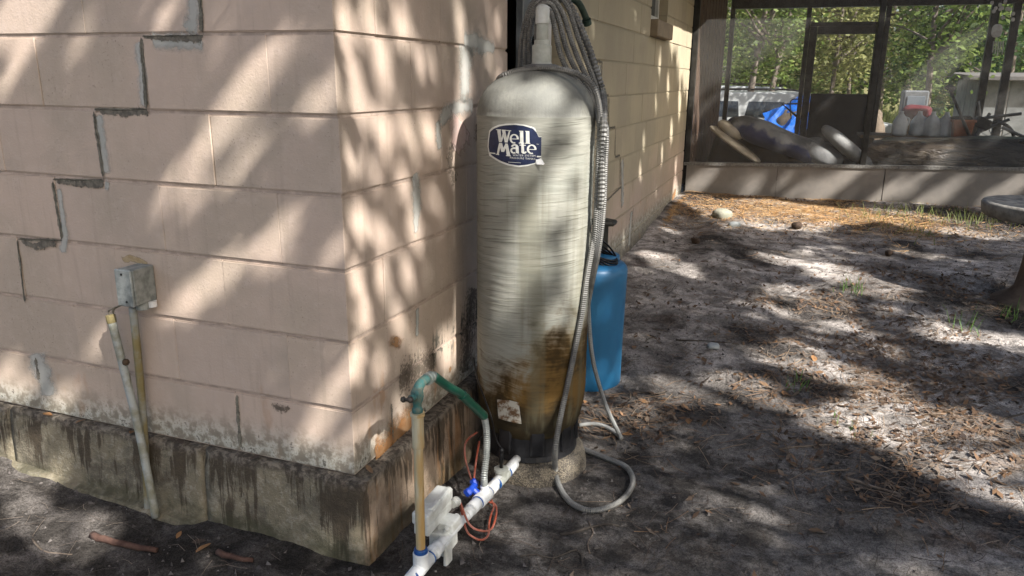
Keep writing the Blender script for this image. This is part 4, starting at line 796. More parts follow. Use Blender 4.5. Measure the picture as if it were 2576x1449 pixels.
bm = bmesh.new(); b_tube(bm, catmull([top_+Vector((0, 0, -.02)), top_+Vector((.004, .01, .018)), top_+Vector((.022, .008, .03)), Vector((c_tl.x+.012, -.045, c_br.z+.004))], .006), .0032, 6); b_tube(bm, catmull([top_+Vector((0.004, 0, -.02)), top_+Vector((-.004, .0, .012)), top_+Vector((.012, -.004, .026)), Vector((c_tl.x+.018, -.05, c_br.z+.004))], .006), .0026, 6)
o = smooth(link('wire', bm, M('frayed_wire', (.10, .09, .07), (.18, .16, .12), 60, .8))); tag(o, 'frayed grey wires between the broken conduit and the electrical box', 'wire')
# tap on the side wall by the closet
sp_ = onX(.05, 1436, 20); tp = thing('wall_tap', 'dark green corroded hose tap on the side wall above the tank', 'tap', (0, sp_.y, sp_.z))
TAPG = M('dark_verdigris', (.02, .045, .035), (.05, .07, .05), 40, .6, .2)
bm = bmesh.new(); b_tube(bm, catmull([Vector((-.004, 0, .04)), Vector((.05, 0, .04)), Vector((.085, .01, .02)), Vector((.105, .03, -.02)), Vector((.112, .05, -.045))], .01), .016, 10); smooth(link('spout', bm, TAPG, tp))
bm = bmesh.new(); b_lathe(bm, [(.021, 0), (.021, .026), (.016, .028)], (.112, .052, -.048), (.1, .45, -.7), 10); link('collar', bm, TAPG, tp)
bm = bmesh.new(); b_lathe(bm, [(.008, 0), (.008, .05), (.024, .052), (.024, .062), (0, .064)], (.055, 0, .05), (.3, 0, 1), 10); link('handle', bm, TAPG, tp)

# ================================================================== SCREEN PORCH
PF, PR = 6.56, 9.4
porch = thing('screen_porch', 'dark framed screened porch at the end of the house', 'porch', (0, PF, 0))
PFR = M('bronze_frame', (.022, .020, .017), (.045, .042, .036), 14, .5, .3); PAN = M('grey_kick_panel', (.235, .21, .18), (.175, .158, .138), 5, .6, bmp=.25, bscale=40, lo=.3, hi=.7); DUSTY = M('dusty_frame', (.10, .095, .085), (.20, .19, .17), 60, .75)
pbox = lambda name, x0, x1, y0, y1, z0, z1, mat, par=porch, bev=.004: (lambda bm: (b_box(bm, Vector(((x0+x1)/2, (y0+y1)/2, (z0+z1)/2))-porch.location, (x1-x0, y1-y0, z1-z0), bev=bev), link(name, bm, mat, par))[1])(bmesh.new())
sill = lambda x: .252+.029*x
for x0, x1 in ((.03, .94), (.944, 1.93), (1.938, 3.75), (3.758, 5.6)):
    bm = bmesh.new(); t_ = .012*random.uniform(-1, 1); v = []
    for xx in (x0, x1):
        for yy, zz in ((0, -.3), (.03, -.3), (.03, sill(xx)), (0, sill(xx))): v.append(bm.verts.new((xx, yy+t_*.3*(xx == x1), zz)))
    for q in ((0, 3, 2, 1), (4, 5, 6, 7), (0, 4, 7, 3), (3, 7, 6, 2), (1, 2, 6, 5)): bm.faces.new([v[i] for i in q])
    link('kick_panel', bm, PAN, porch)
bm = bmesh.new(); v = []
for xx in (.0, 5.6):
    for yy, zz in ((-.014, 0), (.05, 0), (.05, .032), (-.014, .032)): v.append(bm.verts.new((xx, yy, zz+sill(xx)+.001)))
for q in ((0, 3, 2, 1), (4, 5, 6, 7), (0, 4, 7, 3), (3, 7, 6, 2), (1, 2, 6, 5), (0, 1, 5, 4)): bm.faces.new([v[i] for i in q])
link('sill_rail', bm, DUSTY, porch)
for x0, w_ in ((.0, .055), (1.70, .052), (3.9, .052), (5.55, .055)): pbox('post', x0, x0+w_, PF, PF+.05, sill(x0)+.034, 2.25, PFR)
pbox('header', -.02, 5.62, PF-.02, PF+.10, 2.252, 2.40, PFR); pbox('porch_roof', -.02, 5.8, PF-.35, PR+.3, 2.402, 2.48, M('roof_sheet', (.16, .14, .12), (.12, .10, .09), 5, .7)); pbox('ceiling', .0, 5.6, PF+.12, PR-.05, 2.36, 2.398, M('ceiling_board', (.10, .07, .05), (.07, .05, .035), 6, .8))
pbox('floor_slab', .0, 5.6, PF+.06, PR, -.3, .05, CONC)
def screenmat(name, cov, col):
    m, nt, b = newmat(name); p = wpos(nt); t = nt.nodes.new('ShaderNodeBsdfTransparent'); d = nt.nodes.new('ShaderNodeBsdfDiffuse'); d.inputs[0].default_value = (*col, 1); tl = nt.nodes.new('ShaderNodeBsdfTranslucent'); tl.inputs[0].default_value = (*col, 1); a = nt.nodes.new('ShaderNodeAddShader'); nt.links.new(d.outputs[0], a.inputs[0])
    x = nt.nodes.new('ShaderNodeMixShader'); _lnk(nt, x.inputs[0], nz(nt, p, 2.5, 4)*cov*.9+cov*.55); nt.links.new(t.outputs[0], x.inputs[1]); nt.links.new(d.outputs[0], x.inputs[2]); nt.links.new(x.outputs[0], nt.nodes['Material Output'].inputs[0]); return m
SCR = screenmat('insect_screen', .15, (.30, .29, .27)); SCR2 = screenmat('rear_insect_screen', .07, (.2, .19, .18))
def sheet(name, x0, x1, y, z00, z01, z1, mat, par=porch):
    bm = bmesh.new(); v = [bm.verts.new(Vector(q)-porch.location) for q in ((x0, y, z00), (x1, y, z01), (x1, y, z1), (x0, y, z1))]; bm.faces.new(v); return link(name, bm, mat, par)
for x0, x1 in ((.057, 1.698), (1.754, 3.898), (3.954, 5.548)): sheet('screen', x0, x1, PF+.022, sill(x0)+.034, sill(x1)+.034, 2.25, SCR)
rx_ = lambda px, py: onY(PR, px, py)
dx0, dx1 = rx_(2037, 85).x, rx_(2222, 85).x; zk, zr1, zr0 = rx_(2110, 236).z, rx_(2110, 66).z, rx_(2110, 86).z; ztop = rx_(2300, 14).z
pbox('rear_header', .1, 5.6, PR-.03, PR+.06, ztop, 2.395, PFR)
for px in (2496, 2550): a = rx_(px, 16).x; pbox('rear_post', a, a+.085, PR-.03, PR+.05, .3, ztop, PFR)
for a in (.10, dx0-.06, dx1+.002, 5.5): pbox('rear_post', a, a+.058, PR-.03, PR+.05, .05, ztop, PFR)
pbox('rear_sill', dx1+.062, 5.5, PR-.03, PR+.05, .22, .30, PFR); pbox('rear_sill', .16, dx0-.062, PR-.03, PR+.05, .22, .30, PFR)
dr = pbox('screen_door', dx0, dx0+.09, PR-.02, PR+.02, .06, zr1, PFR); pbox('stile', dx1-.09, dx1, PR-.02, PR+.02, .06, zr1, PFR, dr); pbox('top_rail', dx0+.092, dx1-.092, PR-.02, PR+.02, zr0, zr1, PFR, dr); pbox('lower_panel', dx0+.092, dx1-.092, PR-.018, PR+.018, .06, zk, M('black_board', (.014, .013, .012), (.03, .028, .026), 6, .6), dr)
pbox('transom_bar', dx0, dx1, PR-.022, PR+.022, zr1+.002, zr1+.05, PFR)
sheet('rear_screen', .16, dx0-.06, PR+.01, .3, .3, ztop, SCR2); sheet('rear_screen', dx1+.062, 5.5, PR+.01, .3, .3, ztop, SCR2); sheet('door_screen', dx0+.09, dx1-.09, PR+.005, zk, zk, zr0, SCR2)
WOOD = M('dark_siding', (.060, .034, .021), (.10, .060, .038), 9, .8, bmp=.4, bscale=30)
pl_me = None
for k in range(19):
    y0 = PF+.06+k*.15
    if y0+.15 > PR-.03: break
    bm = bmesh.new(); b_box(bm, (.045+.004*(k % 2), y0+.075-PF, 1.13), (.02, .143, 2.2), bev=.004)
    link('siding_plank', bm, WOOD, porch)
pbox('siding_backing', -.03, .032, PF+.01, PR-.03, .05, 2.35, M('tar_paper', (.015, .013, .012), None, rough=.9))

# ---- things stored in the porch
def b_blob(bm, c, r, R=None, pw=.75, amp=.10, fr=3.0, seg=28, rings=16, seed=0):
    c = Vector(c); vs = []
    sg = lambda t, e: (abs(t)**e)*(1 if t >= 0 else -1)
    for i in range(rings+1):
        ph = -pi/2+pi*i/rings
        for j in range(seg):
            th = 2*pi*j/seg; q = Vector((r[0]*sg(cos(ph), pw)*sg(cos(th), pw), r[1]*sg(cos(ph), pw)*sg(sin(th), pw), r[2]*sg(sin(ph), pw)))
            n_ = mnoise.noise(q*fr+Vector((seed, seed*2.3, 1)))+.5*mnoise.noise(q*fr*2.7+Vector((seed, 4, 1))); q *= 1+amp*n_
            if R is not None: q = R @ q
            vs.append(bm.verts.new(c+q))
    for i in range(rings):
        for j in range(seg): bm.faces.new((vs[i*seg+j], vs[i*seg+(j+1) % seg], vs[(i+1)*seg+(j+1) % seg], vs[(i+1)*seg+j]))
    bmesh.ops.remove_doubles(bm, verts=vs, dist=1e-4)
def cloth(name, label, cat, c, r, rot, mat, **kw):
    bm = bmesh.new(); b_blob(bm, c, r, Matrix.Rotation(rot, 3, 'Y'), **kw); o = smooth(link(name, bm, mat)); return tag(o, label, cat)
Yq = lambda y, px, py: onY(y, px, py)
NAVYC = M('navy_cloth', (.020, .024, .05), (.03, .034, .065), 12, .9); GREYC = M('grey_cloth', (.11, .11, .107), (.17, .17, .165), 9, .9); CREAMC = M('cream_cloth', (.42, .36, .27), (.34, .29, .21), 10, .9); PALEC = M('pale_cloth', (.30, .30, .285), (.22, .22, .21), 9, .9)
m, nt, b = newmat('duvet'); p = wpos(nt); x, y, z = sep(nt, p); n1 = nz(nt, p, 5, 3)
_lnk(nt, b.inputs['Base Color'], mix(nt, sstep(z+x*.30+(n1-.5)*.30, .78, .84), (.024, .030, .085), mix(nt, sstep(nz(nt, p, 3.2, 3), .4, .55), (.09, .09, .09), (.20, .20, .195)))); b.inputs['Roughness'].default_value = .95; bump(nt, b, nz(nt, p, 14, 4), .5, .03); DUV = m
c_ = Yq(7.35, 1955, 350); cloth('duvet', 'navy and grey duvet slumped behind the porch screen', 'bedding', c_, (.60, .34, .13), radians(19), DUV, amp=.16, fr=2.6, seed=2)
c_ = Yq(7.3, 2060, 388); cloth('cushion', 'grey ribbed cushion at the low end of the duvet', 'cushion', c_, (.26, .25, .11), radians(18), GREYC, amp=.12, seed=4)
c_ = Yq(7.28, 2120, 362); cloth('pillow', 'pale pillow leaning down towards the porch post', 'pillow', c_, (.27, .22, .075), radians(38), PALEC, amp=.10, seed=5)
c_ = Yq(7.45, 2042, 368); cloth('cushion', 'small grey cushion wedged behind the pale pillow', 'cushion', c_, (.14, .16, .10), radians(-10), GREYC, amp=.1, seed=6)
c_ = Yq(7.2, 1838, 326); cloth('pillow', 'cream pillow at the top left of the bedding pile', 'pillow', c_, (.16, .16, .06), radians(32), CREAMC, amp=.08, seed=7)
c_ = Yq(7.16, 1850, 362); cloth('mattress', 'thin tan mattress edge curving under the duvet', 'mattress', c_, (.34, .30, .035), radians(34), CREAMC, amp=.05, seed=8)
c_ = Yq(7.15, 2195, 402); cloth('pillow', 'small pale cushion right of the porch post foot', 'pillow', c_, (.12, .12, .085), 0, PALEC, amp=.08, seed=9)
c_ = Yq(7.6, 1950, 385); cloth('cloth_bale', 'dark cloth bale under the bedding pile', 'bale', Vector((1.0, 7.65, .26)), (.85, .42, .24), radians(6), M('dark_cloth', (.05, .035, .026), (.03, .022, .018), 6, .9), amp=.1, seed=12, pw=.5)
# plastic-wrapped bundle
m, nt, b = newmat('wrinkled_plastic'); p = wpos(nt); n1 = nz(nt, vscale(nt, p, (2.2, 2.2, 9)), 1.6, 5, .6, 1.2); x, y, z = sep(nt, p)
_lnk(nt, b.inputs['Base Color'], mix(nt, sstep(x+(n1-.5)*1.2, 2.3, 2.9), mix(nt, sstep(n1, .35, .65), (.16, .125, .085), (.08, .06, .042)), (.026, .026, .026))); b.inputs['Roughness'].default_value = .32; bump(nt, b, n1+nz(nt, p, 11, 4)*.5, .9, .06)
c_ = Yq(7.22, 2440, 388); cloth('wrapped_bundle', 'long bundle wrapped in brown and black plastic sheet', 'bundle', c_, (.95, .40, .17), radians(-2), m, amp=.16, fr=3, seed=3, pw=.55, seg=44, rings=24)
bench = thing('workbench', 'low wooden bench behind the plastic bundle holding the jugs', 'bench', (2.9, 8.0, .05)); WD = M('bench_wood', (.20, .15, .09), (.13, .095, .06), 14, .8); zt_ = Yq(7.9, 2320, 342).z-.05
for k in range(4): bm = bmesh.new(); b_box(bm, (0, -.24+.16*k, zt_-.015), (2.3, .15, .03), bev=.003); link('plank', bm, WD, bench)
for sx in (-1, 1):
    for sy in (-1, 1): bm = bmesh.new(); b_box(bm, (sx*1.05, sy*.26, (zt_-.03)/2), (.05, .05, zt_-.03), bev=.003); link('leg', bm, WD, bench)
JUG = M('milky_plastic', (.47, .49, .50), (.38, .40, .41), 16, .4); zt_ += .05
for i, (px, lb) in enumerate(((2262, 'milky plastic jug standing alone, leftmost on the porch bench'), (2308, 'milky plastic jug second from the left on the porch bench'), (2342, 'milky plastic jug third from the left on the porch bench'), (2376, 'milky plastic jug at the right end of the row on the bench'))):
    q = Yq(7.86+.05*(i % 2), px, 330); j = thing('plastic_jug', lb, 'jug', (q.x, q.y, zt_), 'jugs on the porch bench', .3*i); bm = bmesh.new(); prf = [(.055, 0), (.073, .008), (.076, .03), (.076, .13), (.070, .155), (.052, .195), (.030, .225), (.022, .236), (.022, .25), (.02, .252)]; sg = 24; rings = []
    for r_, h_ in prf:
        e_ = .55 if h_ < .16 else .8; rings.append([bm.verts.new((r_*(abs(cos(a))**e_)*(1 if cos(a) > 0 else -1), r_*(abs(sin(a))**e_)*(1 if sin(a) > 0 else -1), h_)) for a in [2*pi*k/sg+.01 for k in range(sg)]])
    for A_, B_ in zip(rings, rings[1:]):
        for k in range(sg): bm.faces.new((A_[k], A_[(k+1) % sg], B_[(k+1) % sg], B_[k]))
    bm.faces.new(rings[-1]); smooth(link('body', bm, JUG, j)); bm = bmesh.new(); b_tube(bm, catmull([Vector((.045, 0, .2)), Vector((.078, 0, .185)), Vector((.085, 0, .15)), Vector((.074, 0, .11))], .01), .010, 8); smooth(link('handle', bm, JUG, j))
    bm = bmesh.new(); b_lathe(bm, [(.022, .246), (.022, .262), (.02, .264), (0, .264)], (0, 0, 0), seg=14); link('cap', bm, M('jug_cap', (.5, .5, .52), None, rough=.4), j)
q = Yq(7.8, 2418, 335); pot = thing('clay_pot', 'square orange clay planter beside the jugs', 'pot', (q.x, q.y, zt_)); bm = bmesh.new(); CLAY = M('clay', (.30, .11, .05), (.22, .08, .035), 14, .85); vs = b_box(bm, (0, 0, .085), (.19, .17, .17), bev=.008)
for v in vs: v.co.x *= .85+.2*v.co.z/.17; v.co.y *= .85+.2*v.co.z/.17
link('body', bm, CLAY, pot); bm = bmesh.new(); b_box(bm, (0, 0, .178), (.225, .205, .03), bev=.006); link('rim', bm, CLAY, pot); bm = bmesh.new(); b_blob(bm, (-.01, 0, .2), (.10, .09, .03), amp=.3, fr=20); link('soil', bm, M('potting_soil', (.03, .022, .016), (.05, .04, .03), 40, .95), pot)
DKM = M('dark_tube', (.02, .019, .018), (.05, .047, .042), 20, .5, .4)
bm = bmesh.new(); a, e = Yq(7.7, 2388, 222), Yq(7.7, 2452, 372); b_tube(bm, [a, e], .016, 8); b_tube(bm, catmull([a+Vector((-.03, 0, -.01)), a+Vector((0, 0, .012)), a+Vector((.05, 0, -.02))], .01), .028, 9); o = smooth(link('walking_cane', bm, DKM)); tag(o, 'dark cane with a thick handle leaning by the clay planter', 'cane')
q = Yq(8.3, 2500, 352); cart = thing('hand_mower', 'old hand mower with wheel and grey handles at the right of the porch', 'mower', (q.x, q.y, .05)); zz = q.z-.05
bm = bmesh.new(); b_tube(bm, [Vector((cos(t)*.19, 0, zz+sin(t)*.19)) for t in np.linspace(0, 2*pi, 33)], .018, 8, False); wh = smooth(link('wheel', bm, DKM, cart)); bm = bmesh.new()
for k in range(12): t = k*pi/6; b_tube(bm, [Vector((0, 0, zz)), Vector((cos(t)*.18, 0, zz+sin(t)*.18))], .004, 5)
link('spokes', bm, DKM, wh); bm = bmesh.new()
for (p0, p1) in (((2450, 300), (2570, 286)), ((2466, 330), (2540, 300)), ((2490, 285), (2452, 352)), ((2520, 320), (2576, 345)), ((2460, 255), (2470, 330))): b_tube(bm, [Yq(8.25, *p0)-cart.location, Yq(8.2, *p1)-cart.location], .017, 8)
link('handle_frame', bm, M('grey_tube', (.09, .09, .088), (.15, .15, .145), 20, .45, .4), cart)
bm = bmesh.new(); c_ = Yq(8.25, 2470, 310)-cart.location; b_box(bm, c_, (.16, .14, .12), Matrix.Rotation(.4, 3, 'Y'), bev=.02, seg=2); link('engine_block', bm, DKM, cart)
wc = Yq(6.95, 2510, 40); ch = thing('wind_chime', 'wind chime with shell strings hanging inside the porch screen', 'wind chime', wc); SH = M('shell_white', (.50, .48, .43), (.38, .36, .31), 40, .6)
dc = Yq(6.95, 2508, 78)-wc
bm = bmesh.new(); b_blob(bm, dc, (.045, .012, .060), amp=.08); link('disc', bm, SH, ch)
for k in range(5): a = Yq(6.95, 2500+6*k, 104)-wc; e = Yq(6.95, 2497+6*k, 132+5*(k % 3))-wc; bm = bmesh.new(); b_tube(bm, [a, e], .006, 7); link('tube', bm, SH, ch)
bm = bmesh.new(); b_tube(bm, [Vector((0, 0, .9)), dc], .002, 5); b_tube(bm, [dc, Yq(6.95, 2511, 106)-wc], .002, 5); link('string', bm, DKM, ch)
for k in range(14): c_ = Yq(6.95, 2492+random.uniform(0, 62), random.uniform(-6, 50))-wc; bm = bmesh.new(); b_blob(bm, c_, (.016, .006, .018), amp=.1, seg=8, rings=6); link('shell', bm, SH, ch)

# ---- beyond the porch: vehicles, tarp, shed
def vehicle(name, label, cat, loc, rz, colr, L=4.4, H=1.55, Wd=1.75):
    t = thing(name, label, cat, loc, None, rz); P_ = M(name+'_paint', colr, None, rough=.3, spec=.5); GL = M('car_glass', (.02, .024, .026), None, rough=.06, spec=.6); TY = M('tyre', (.012, .012, .012), None, rough=.8); RM = M('rim', (.35, .35, .34), None, rough=.35, metal=.7)
    prof = [(-L/2, .35), (-L/2, .80), (-L/2+.15, .92), (-L/2+.35, H-.12), (-L/2+.65, H-.02), (.1, H), (.55, H-.06), (1.15, .98), (L/2-.1, .85), (L/2, .62), (L/2, .35)]
    bm = bmesh.new(); rows = []
    for yy, ins in ((-Wd/2, .0), (-Wd/2+.06, .03), (Wd/2-.06, .03), (Wd/2, .0)):
        rows.append([bm.verts.new((x, yy+(.13 if yy < 0 else -.13)*max(0, (z-.9)/.65), z+ins*(z > .9))) for x, z in prof])
    for A_, B_ in zip(rows, rows[1:]):
        for k in range(len(prof)): k2 = (k+1) % len(prof); bm.faces.new((A_[k], A_[k2], B_[k2], B_[k]))
    bm.faces.new(rows[0]); bm.faces.new(rows[-1][::-1]); bmesh.ops.recalc_face_normals(bm, faces=bm.faces[:]); link('body', bm, P_, t)
    for s in (-1, 1):
        for x0, x1 in ((-1.7, -1.0), (-.93, -.12), (-.05, .62)):
            bm = bmesh.new(); f_ = lambda z: s*(Wd/2-.13*(z-.9)/.65+.006); v = [bm.verts.new(q) for q in ((x0+.03, f_(.98), .98), (x1+(.18 if x1 > .5 else 0), f_(.98), .98), (x1-.04, f_(H-.16), H-.16), (x0+.1, f_(H-.16), H-.16))]; bm.faces.new(v if s < 0 else v[::-1]); link('side_window', bm, GL, t)
        for x0 in (-L/2+.85, L/2-.85):
            bm = bmesh.new(); b_lathe(bm, [(.20, -.1), (.32, -.09), (.33, -.05), (.33, .06), (.31, .09), (.2, .1)], (x0, s*(Wd/2-.1), .33), (0, s, 0), 22); w_ = smooth(link('tyre', bm, TY, t)); bm = bmesh.new(); b_lathe(bm, [(.19, .08), (.19, .104), (.06, .09), (0, .1)], (x0, s*(Wd/2-.1), .33), (0, s, 0), 16); link('rim', bm, RM, w_)
        bm = bmesh.new(); b_tube(bm, catmull([Vector((-1.5, s*.62, H-.0)), Vector((-1.4, s*.62, H+.06)), Vector((.0, s*.62, H+.07)), Vector((.15, s*.62, H))], .1), .018, 6); link('roof_rail', bm, TY, t)
    for x0, x1, z0, z1 in ((.60, 1.10, H-.09, 1.04), (-L/2+.335, -L/2+.17, H-.2, .98)):
        bm = bmesh.new(); dx = .02 if x0 > 0 else -.02; v = [bm.verts.new(q) for q in ((x0+dx, -.6, z0+.02), (x0+dx, .6, z0+.02), (x1+dx, .7, z1), (x1+dx, -.7, z1))]; bm.faces.new(v); link('windscreen', bm, GL, t)
    return t
q = onY(18.5, 2026, 219); vehicle('parked_car', 'white estate car parked on the grass beyond the porch', 'car', (q.x-2.1, 19.0, q.z-1.52), radians(178), (.34, .35, .34), H=1.5)
q = onY(15, 2268, 240); vehicle('parked_car', 'dark red car behind the porch door post', 'car', (q.x-2.0, 15.6, q.z-1.45), radians(4), (.08, .016, .016), H=1.45)
a, e, g = onY(12, 1922, 288), onY(12, 2016, 238), onY(12, 2012, 328)
bm = bmesh.new(); n_ = 22; V = [[None]*n_ for _ in range(n_)]
for i in range(n_):
    for j in range(n_):
        u, w = i/(n_-1), j/(n_-1); x = a.x-.05+u*.98; rid = a.z+(e.z-a.z)*min(1, u*1.5)-.12*max(0, u-.5); zz = rid*(1-w)+(rid-.50-.08*sin(u*22))*w
        V[i][j] = bm.verts.new((x+.05*sin(w*9+u*6), 12+.55-1.0*w*.55+.05*sin(u*17+w*5), zz+.035*mnoise.noise(Vector((u*6, w*6, 2)))-.10*abs(sin(u*9))*w*w))
for i in range(n_-1):
    for j in range(n_-1): bm.faces.new((V[i][j], V[i+1][j], V[i+1][j+1], V[i][j+1]))
bmesh.ops.solidify(bm, geom=bm.faces[:], thickness=.01)
o = smooth(link('blue_tarp', bm, M('blue_tarp_sheet', (.010, .13, .55), (.02, .19, .66), 5, .5, bmp=.3, bscale=12))); tag(o, 'bright blue tarpaulin draped over a pile in the yard', 'tarp')
bm = bmesh.new(); b_blob(bm, Vector((a.x+1.0, 12.7, .2)), (.9, .5, .55), amp=.15, pw=.6); o = smooth(link('covered_pile', bm, M('covered_pile', (.09, .07, .05), (.14, .11, .08), 9, .9))); tag(o, 'brown pile under the blue tarpaulin', 'pile')
bm = bmesh.new(); k0 = [onY(10.6, *q) for q in ((2013, 300), (1968, 262), (2030, 260))]; b_tube(bm, k0, .02, 7); b_tube(bm, catmull([onY(10.6, 1990, 300), onY(10.6, 1988, 262), onY(10.6, 1994, 250), onY(10.6, 2020, 250)], .03), .010, 6)
o = smooth(link('chair_frame', bm, DKM)); tag(o, 'black tubular chair frame standing before the blue tarp', 'chair')
q = onY(13.2, 2445, 330); q2 = onY(13.2, 2455, 198); shed = thing('garden_shed', 'pale grey panelled shed at the right edge behind the porch', 'shed', (q.x, 13.2, gz(q.x, 13.2)-.1)); zh = q2.z-shed.location.z; SHW = M('shed_panel', (.19, .196, .192), (.13, .134, .13), 6, .7)
for k in range(9): bm = bmesh.new(); b_box(bm, (.22+.45*k, .06-.004*(k % 2), zh/2), (.44, .05, zh), bev=.01); link('wall_panel', bm, SHW, shed)
for k in range(4): bm = bmesh.new(); b_box(bm, (.03+.004*(k % 2), .33+.5*k, zh/2), (.05, .48, zh), bev=.01); link('wall_panel', bm, SHW, shed)
bm = bmesh.new(); b_box(bm, (2.0, 1.1, zh+.05), (4.4, 2.6, .08), Matrix.Rotation(.03, 3, 'X'), bev=.01); link('roof', bm, M('shed_roof', (.10, .095, .09), (.14, .13, .12), 4, .7), shed)
q = onY(11.5, 2298, 262); bm = bmesh.new(); b_box(bm, (q.x, 11.5, q.z-.25), (.34, .4, .9), bev=.02); o = link('storage_cabinet', bm, M('cabinet_white', (.13, .14, .145), (.09, .096, .10), 5, .5)); 
bm = bmesh.new(); b_box(bm, (q.x, 11.29, q.z-.02), (.24, .01, .28), bev=.004); link('cabinet_door', bm, M('cabinet_glass', (.12, .14, .16), None, rough=.2), o); tag(o, 'pale metal cabinet standing in the yard behind the jugs', 'cabinet')
q = onY(10.8, 2315, 272); bm = bmesh.new(); b_blob(bm, (q.x-.04, 10.8, q.z-.06), (.19, .2, .10), amp=.2, pw=.6); o = smooth(link('red_cloth', bm, M('red_fabric', (.09, .008, .012), (.06, .006, .009), 9, .85))); tag(o, 'dark red cloth bundle seen behind the jugs', 'cloth')
bm = bmesh.new(); b_box(bm, (q.x, 10.85, (q.z-.15+gz(q.x, 10.85))/2), (.55, .5, q.z-.15-gz(q.x, 10.85)), bev=.02); o = link('crate', bm, M('crate_wood', (.12, .09, .06), (.08, .06, .04), 9, .85)); tag(o, 'dark wooden crate carrying the red cloth bundle', 'crate')

# ================================================================== YARD THINGS
tb = onZ(-.16, 2602, 752); STN = M('mossy_concrete', (.12, .11, .095), (.24, .225, .195), 14, .9, bmp=.8, bscale=50); STL = M('pedestal_concrete', (.085, .062, .048), (.14, .105, .08), 9, .9, bmp=.7, bscale=40)
tabl = thing('garden_table', 'round weathered concrete garden table at the right edge', 'table', (tb.x, tb.y, gz(tb.x, tb.y)-.02)); z0 = tabl.location.z; zt2 = onY(tb.y-.25, 2560, 522).z-z0
bm = bmesh.new(); R_ = b_lathe(bm, [(.10, zt2-.098), (.335, zt2-.092), (.360, zt2-.072), (.37, zt2-.015), (.362, zt2-.001), (.335, zt2), (.325, zt2-.008), (.05, zt2-.010), (0, zt2-.010)], (0, 0, 0), seg=56); smooth(link('table_top', bm, STN, tabl))
bm = bmesh.new(); b_lathe(bm, [(.24, -.02), (.235, .03), (.20, .055), (.15, .08), (.12, .12), (.105, .22), (.095, .36), (.10, zt2-.11), (.13, zt2-.092)], (0, 0, 0), seg=40); smooth(link('pedestal', bm, STL, tabl))
def rock(name, label, px, py, r, mat, cat='stone', squash=.6, seed=1, sink=.3):
    p = onZ(-.2, px, py)
    for _ in range(5): p = onZ(gz(p.x, p.y)+r*.2, px, py)
    bm = bmesh.new(); b_blob(bm, (0, 0, 0), (r, r*.8, r*squash), Matrix.Rotation(seed*1.3, 3, 'Z'), pw=.8, amp=.28, fr=9*.08/r, seed=seed, seg=18, rings=11); o = smooth(link(name, bm, mat, None, (p.x, p.y, gz(p.x, p.y)+r*squash*(1-sink)))); return tag(o, label, cat)
STONE = M('lichen_stone', (.30, .28, .22), (.20, .20, .15), 22, .9, bmp=.6, bscale=70); PALE = M('pale_stone', (.38, .40, .39), (.27, .29, .28), 22, .85, bmp=.4); DARKR = M('dark_cone', (.035, .022, .014), (.07, .045, .03), 50, .9, bmp=1, bscale=120)
rock('stone', 'rounded lichen-covered stone in the sunny needles near the porch', 1818, 540, .085, STONE, seed=3, sink=.6); rock('stone', 'small pale stone touching the rounded lichen stone', 1848, 556, .05, PALE, seed=5, sink=.6); rock('stone', 'flat pale stone in the middle of the dirt', 1796, 872, .036, PALE, seed=6, squash=.4)
rock('pine_cone', 'dark pine cone on bare dirt left of the yard', 1750, 610, .035, DARKR, 'pine cone', .7, 7, .1); rock('pine_cone', 'dark pine cone at the edge of the sunny needles', 2235, 640, .03, DARKR, 'pine cone', .7, 9, .1); rock('pine_cone', 'pine cone in the shade below the sunny needles', 2005, 572, .045, DARKR, 'pine cone', .7, 10, .1)

def zone(x, y): return 'in the pine straw by the porch' if y > 4.9 else 'on the dirt near the concrete table' if x > 1.75 and y > 2.4 else 'between the barrel and the porch' if y > 2.2 else 'on the open sand right of the hoses' if x > .95 else 'close to the tank and barrel'
def yard_label(x, y):
    mi = random.randrange(12); return (['orange-brown', 'dull brown', 'light orange', 'greyish tan', 'dark brown', 'bright orange'][mi % 6]+(' flat' if mi < 6 else ' curled')+' oak leaf '+zone(x, y)), mi, 'fallen leaves on the yard'
# ---- sticks
TW = M('twig', (.10, .075, .055), (.18, .145, .115), 40, .9); TWR = M('red_bark_stick', (.055, .028, .020), (.10, .055, .04), 30, .95, bmp=.9, bscale=90); TWD = M('dark_twig', (.035, .028, .022), (.06, .05, .04), 30, .9)
def stick(label, pts, r, mat, group=None, name='stick', lift=None):
    P = gp(r*.7 if lift is None else lift, *pts); bm = bmesh.new(); o0 = P[0].copy(); path = catmull([q-o0 for q in P], .02); path = [q+Vector((mnoise.noise(q*20), mnoise.noise(q*20+Vector((5, 5, 5))), 0))*r*1.2 for q in path]; b_tube(bm, path, r, 7, True, lambda u: r*(1-.35*u)); o = smooth(link(name, bm, mat)); o.location = o0; return tag(o, label, 'stick', group)
stick('thick red-brown stick on the dirt below the conduit pipes', [(232, 1345), (320, 1372), (395, 1384)], .012, TWR); stick('broken red-brown stick right of the orange leaf', [(548, 1388), (590, 1402), (636, 1410)], .010, TWR)
stick('bare twig lying right of the hose loop', [(2122, 1200), (2180, 1218), (2262, 1243)], .007, TW); stick('thin twig across the dirt by the dark litter', [(1960, 1128), (2030, 1122), (2088, 1118)], .005, TW); stick('dark forked twig near the right edge', [(2470, 1080), (2530, 1052), (2576, 1040)], .006, TWD)
stick('dark crooked stick at the bottom middle', [(1410, 1345), (1480, 1330), (1520, 1318), (1555, 1322)], .006, TWD); stick('pale curled twig at the bottom middle', [(1480, 1310), (1492, 1340), (1478, 1368), (1484, 1392)], .003, TW); stick('twig under the sunny patch in mid yard', [(1700, 855), (1800, 860), (1860, 866)], .005, TWD)
stick('pale straw lying left below the foundation', [(80, 1355), (110, 1385), (180, 1395)], .003, TW)
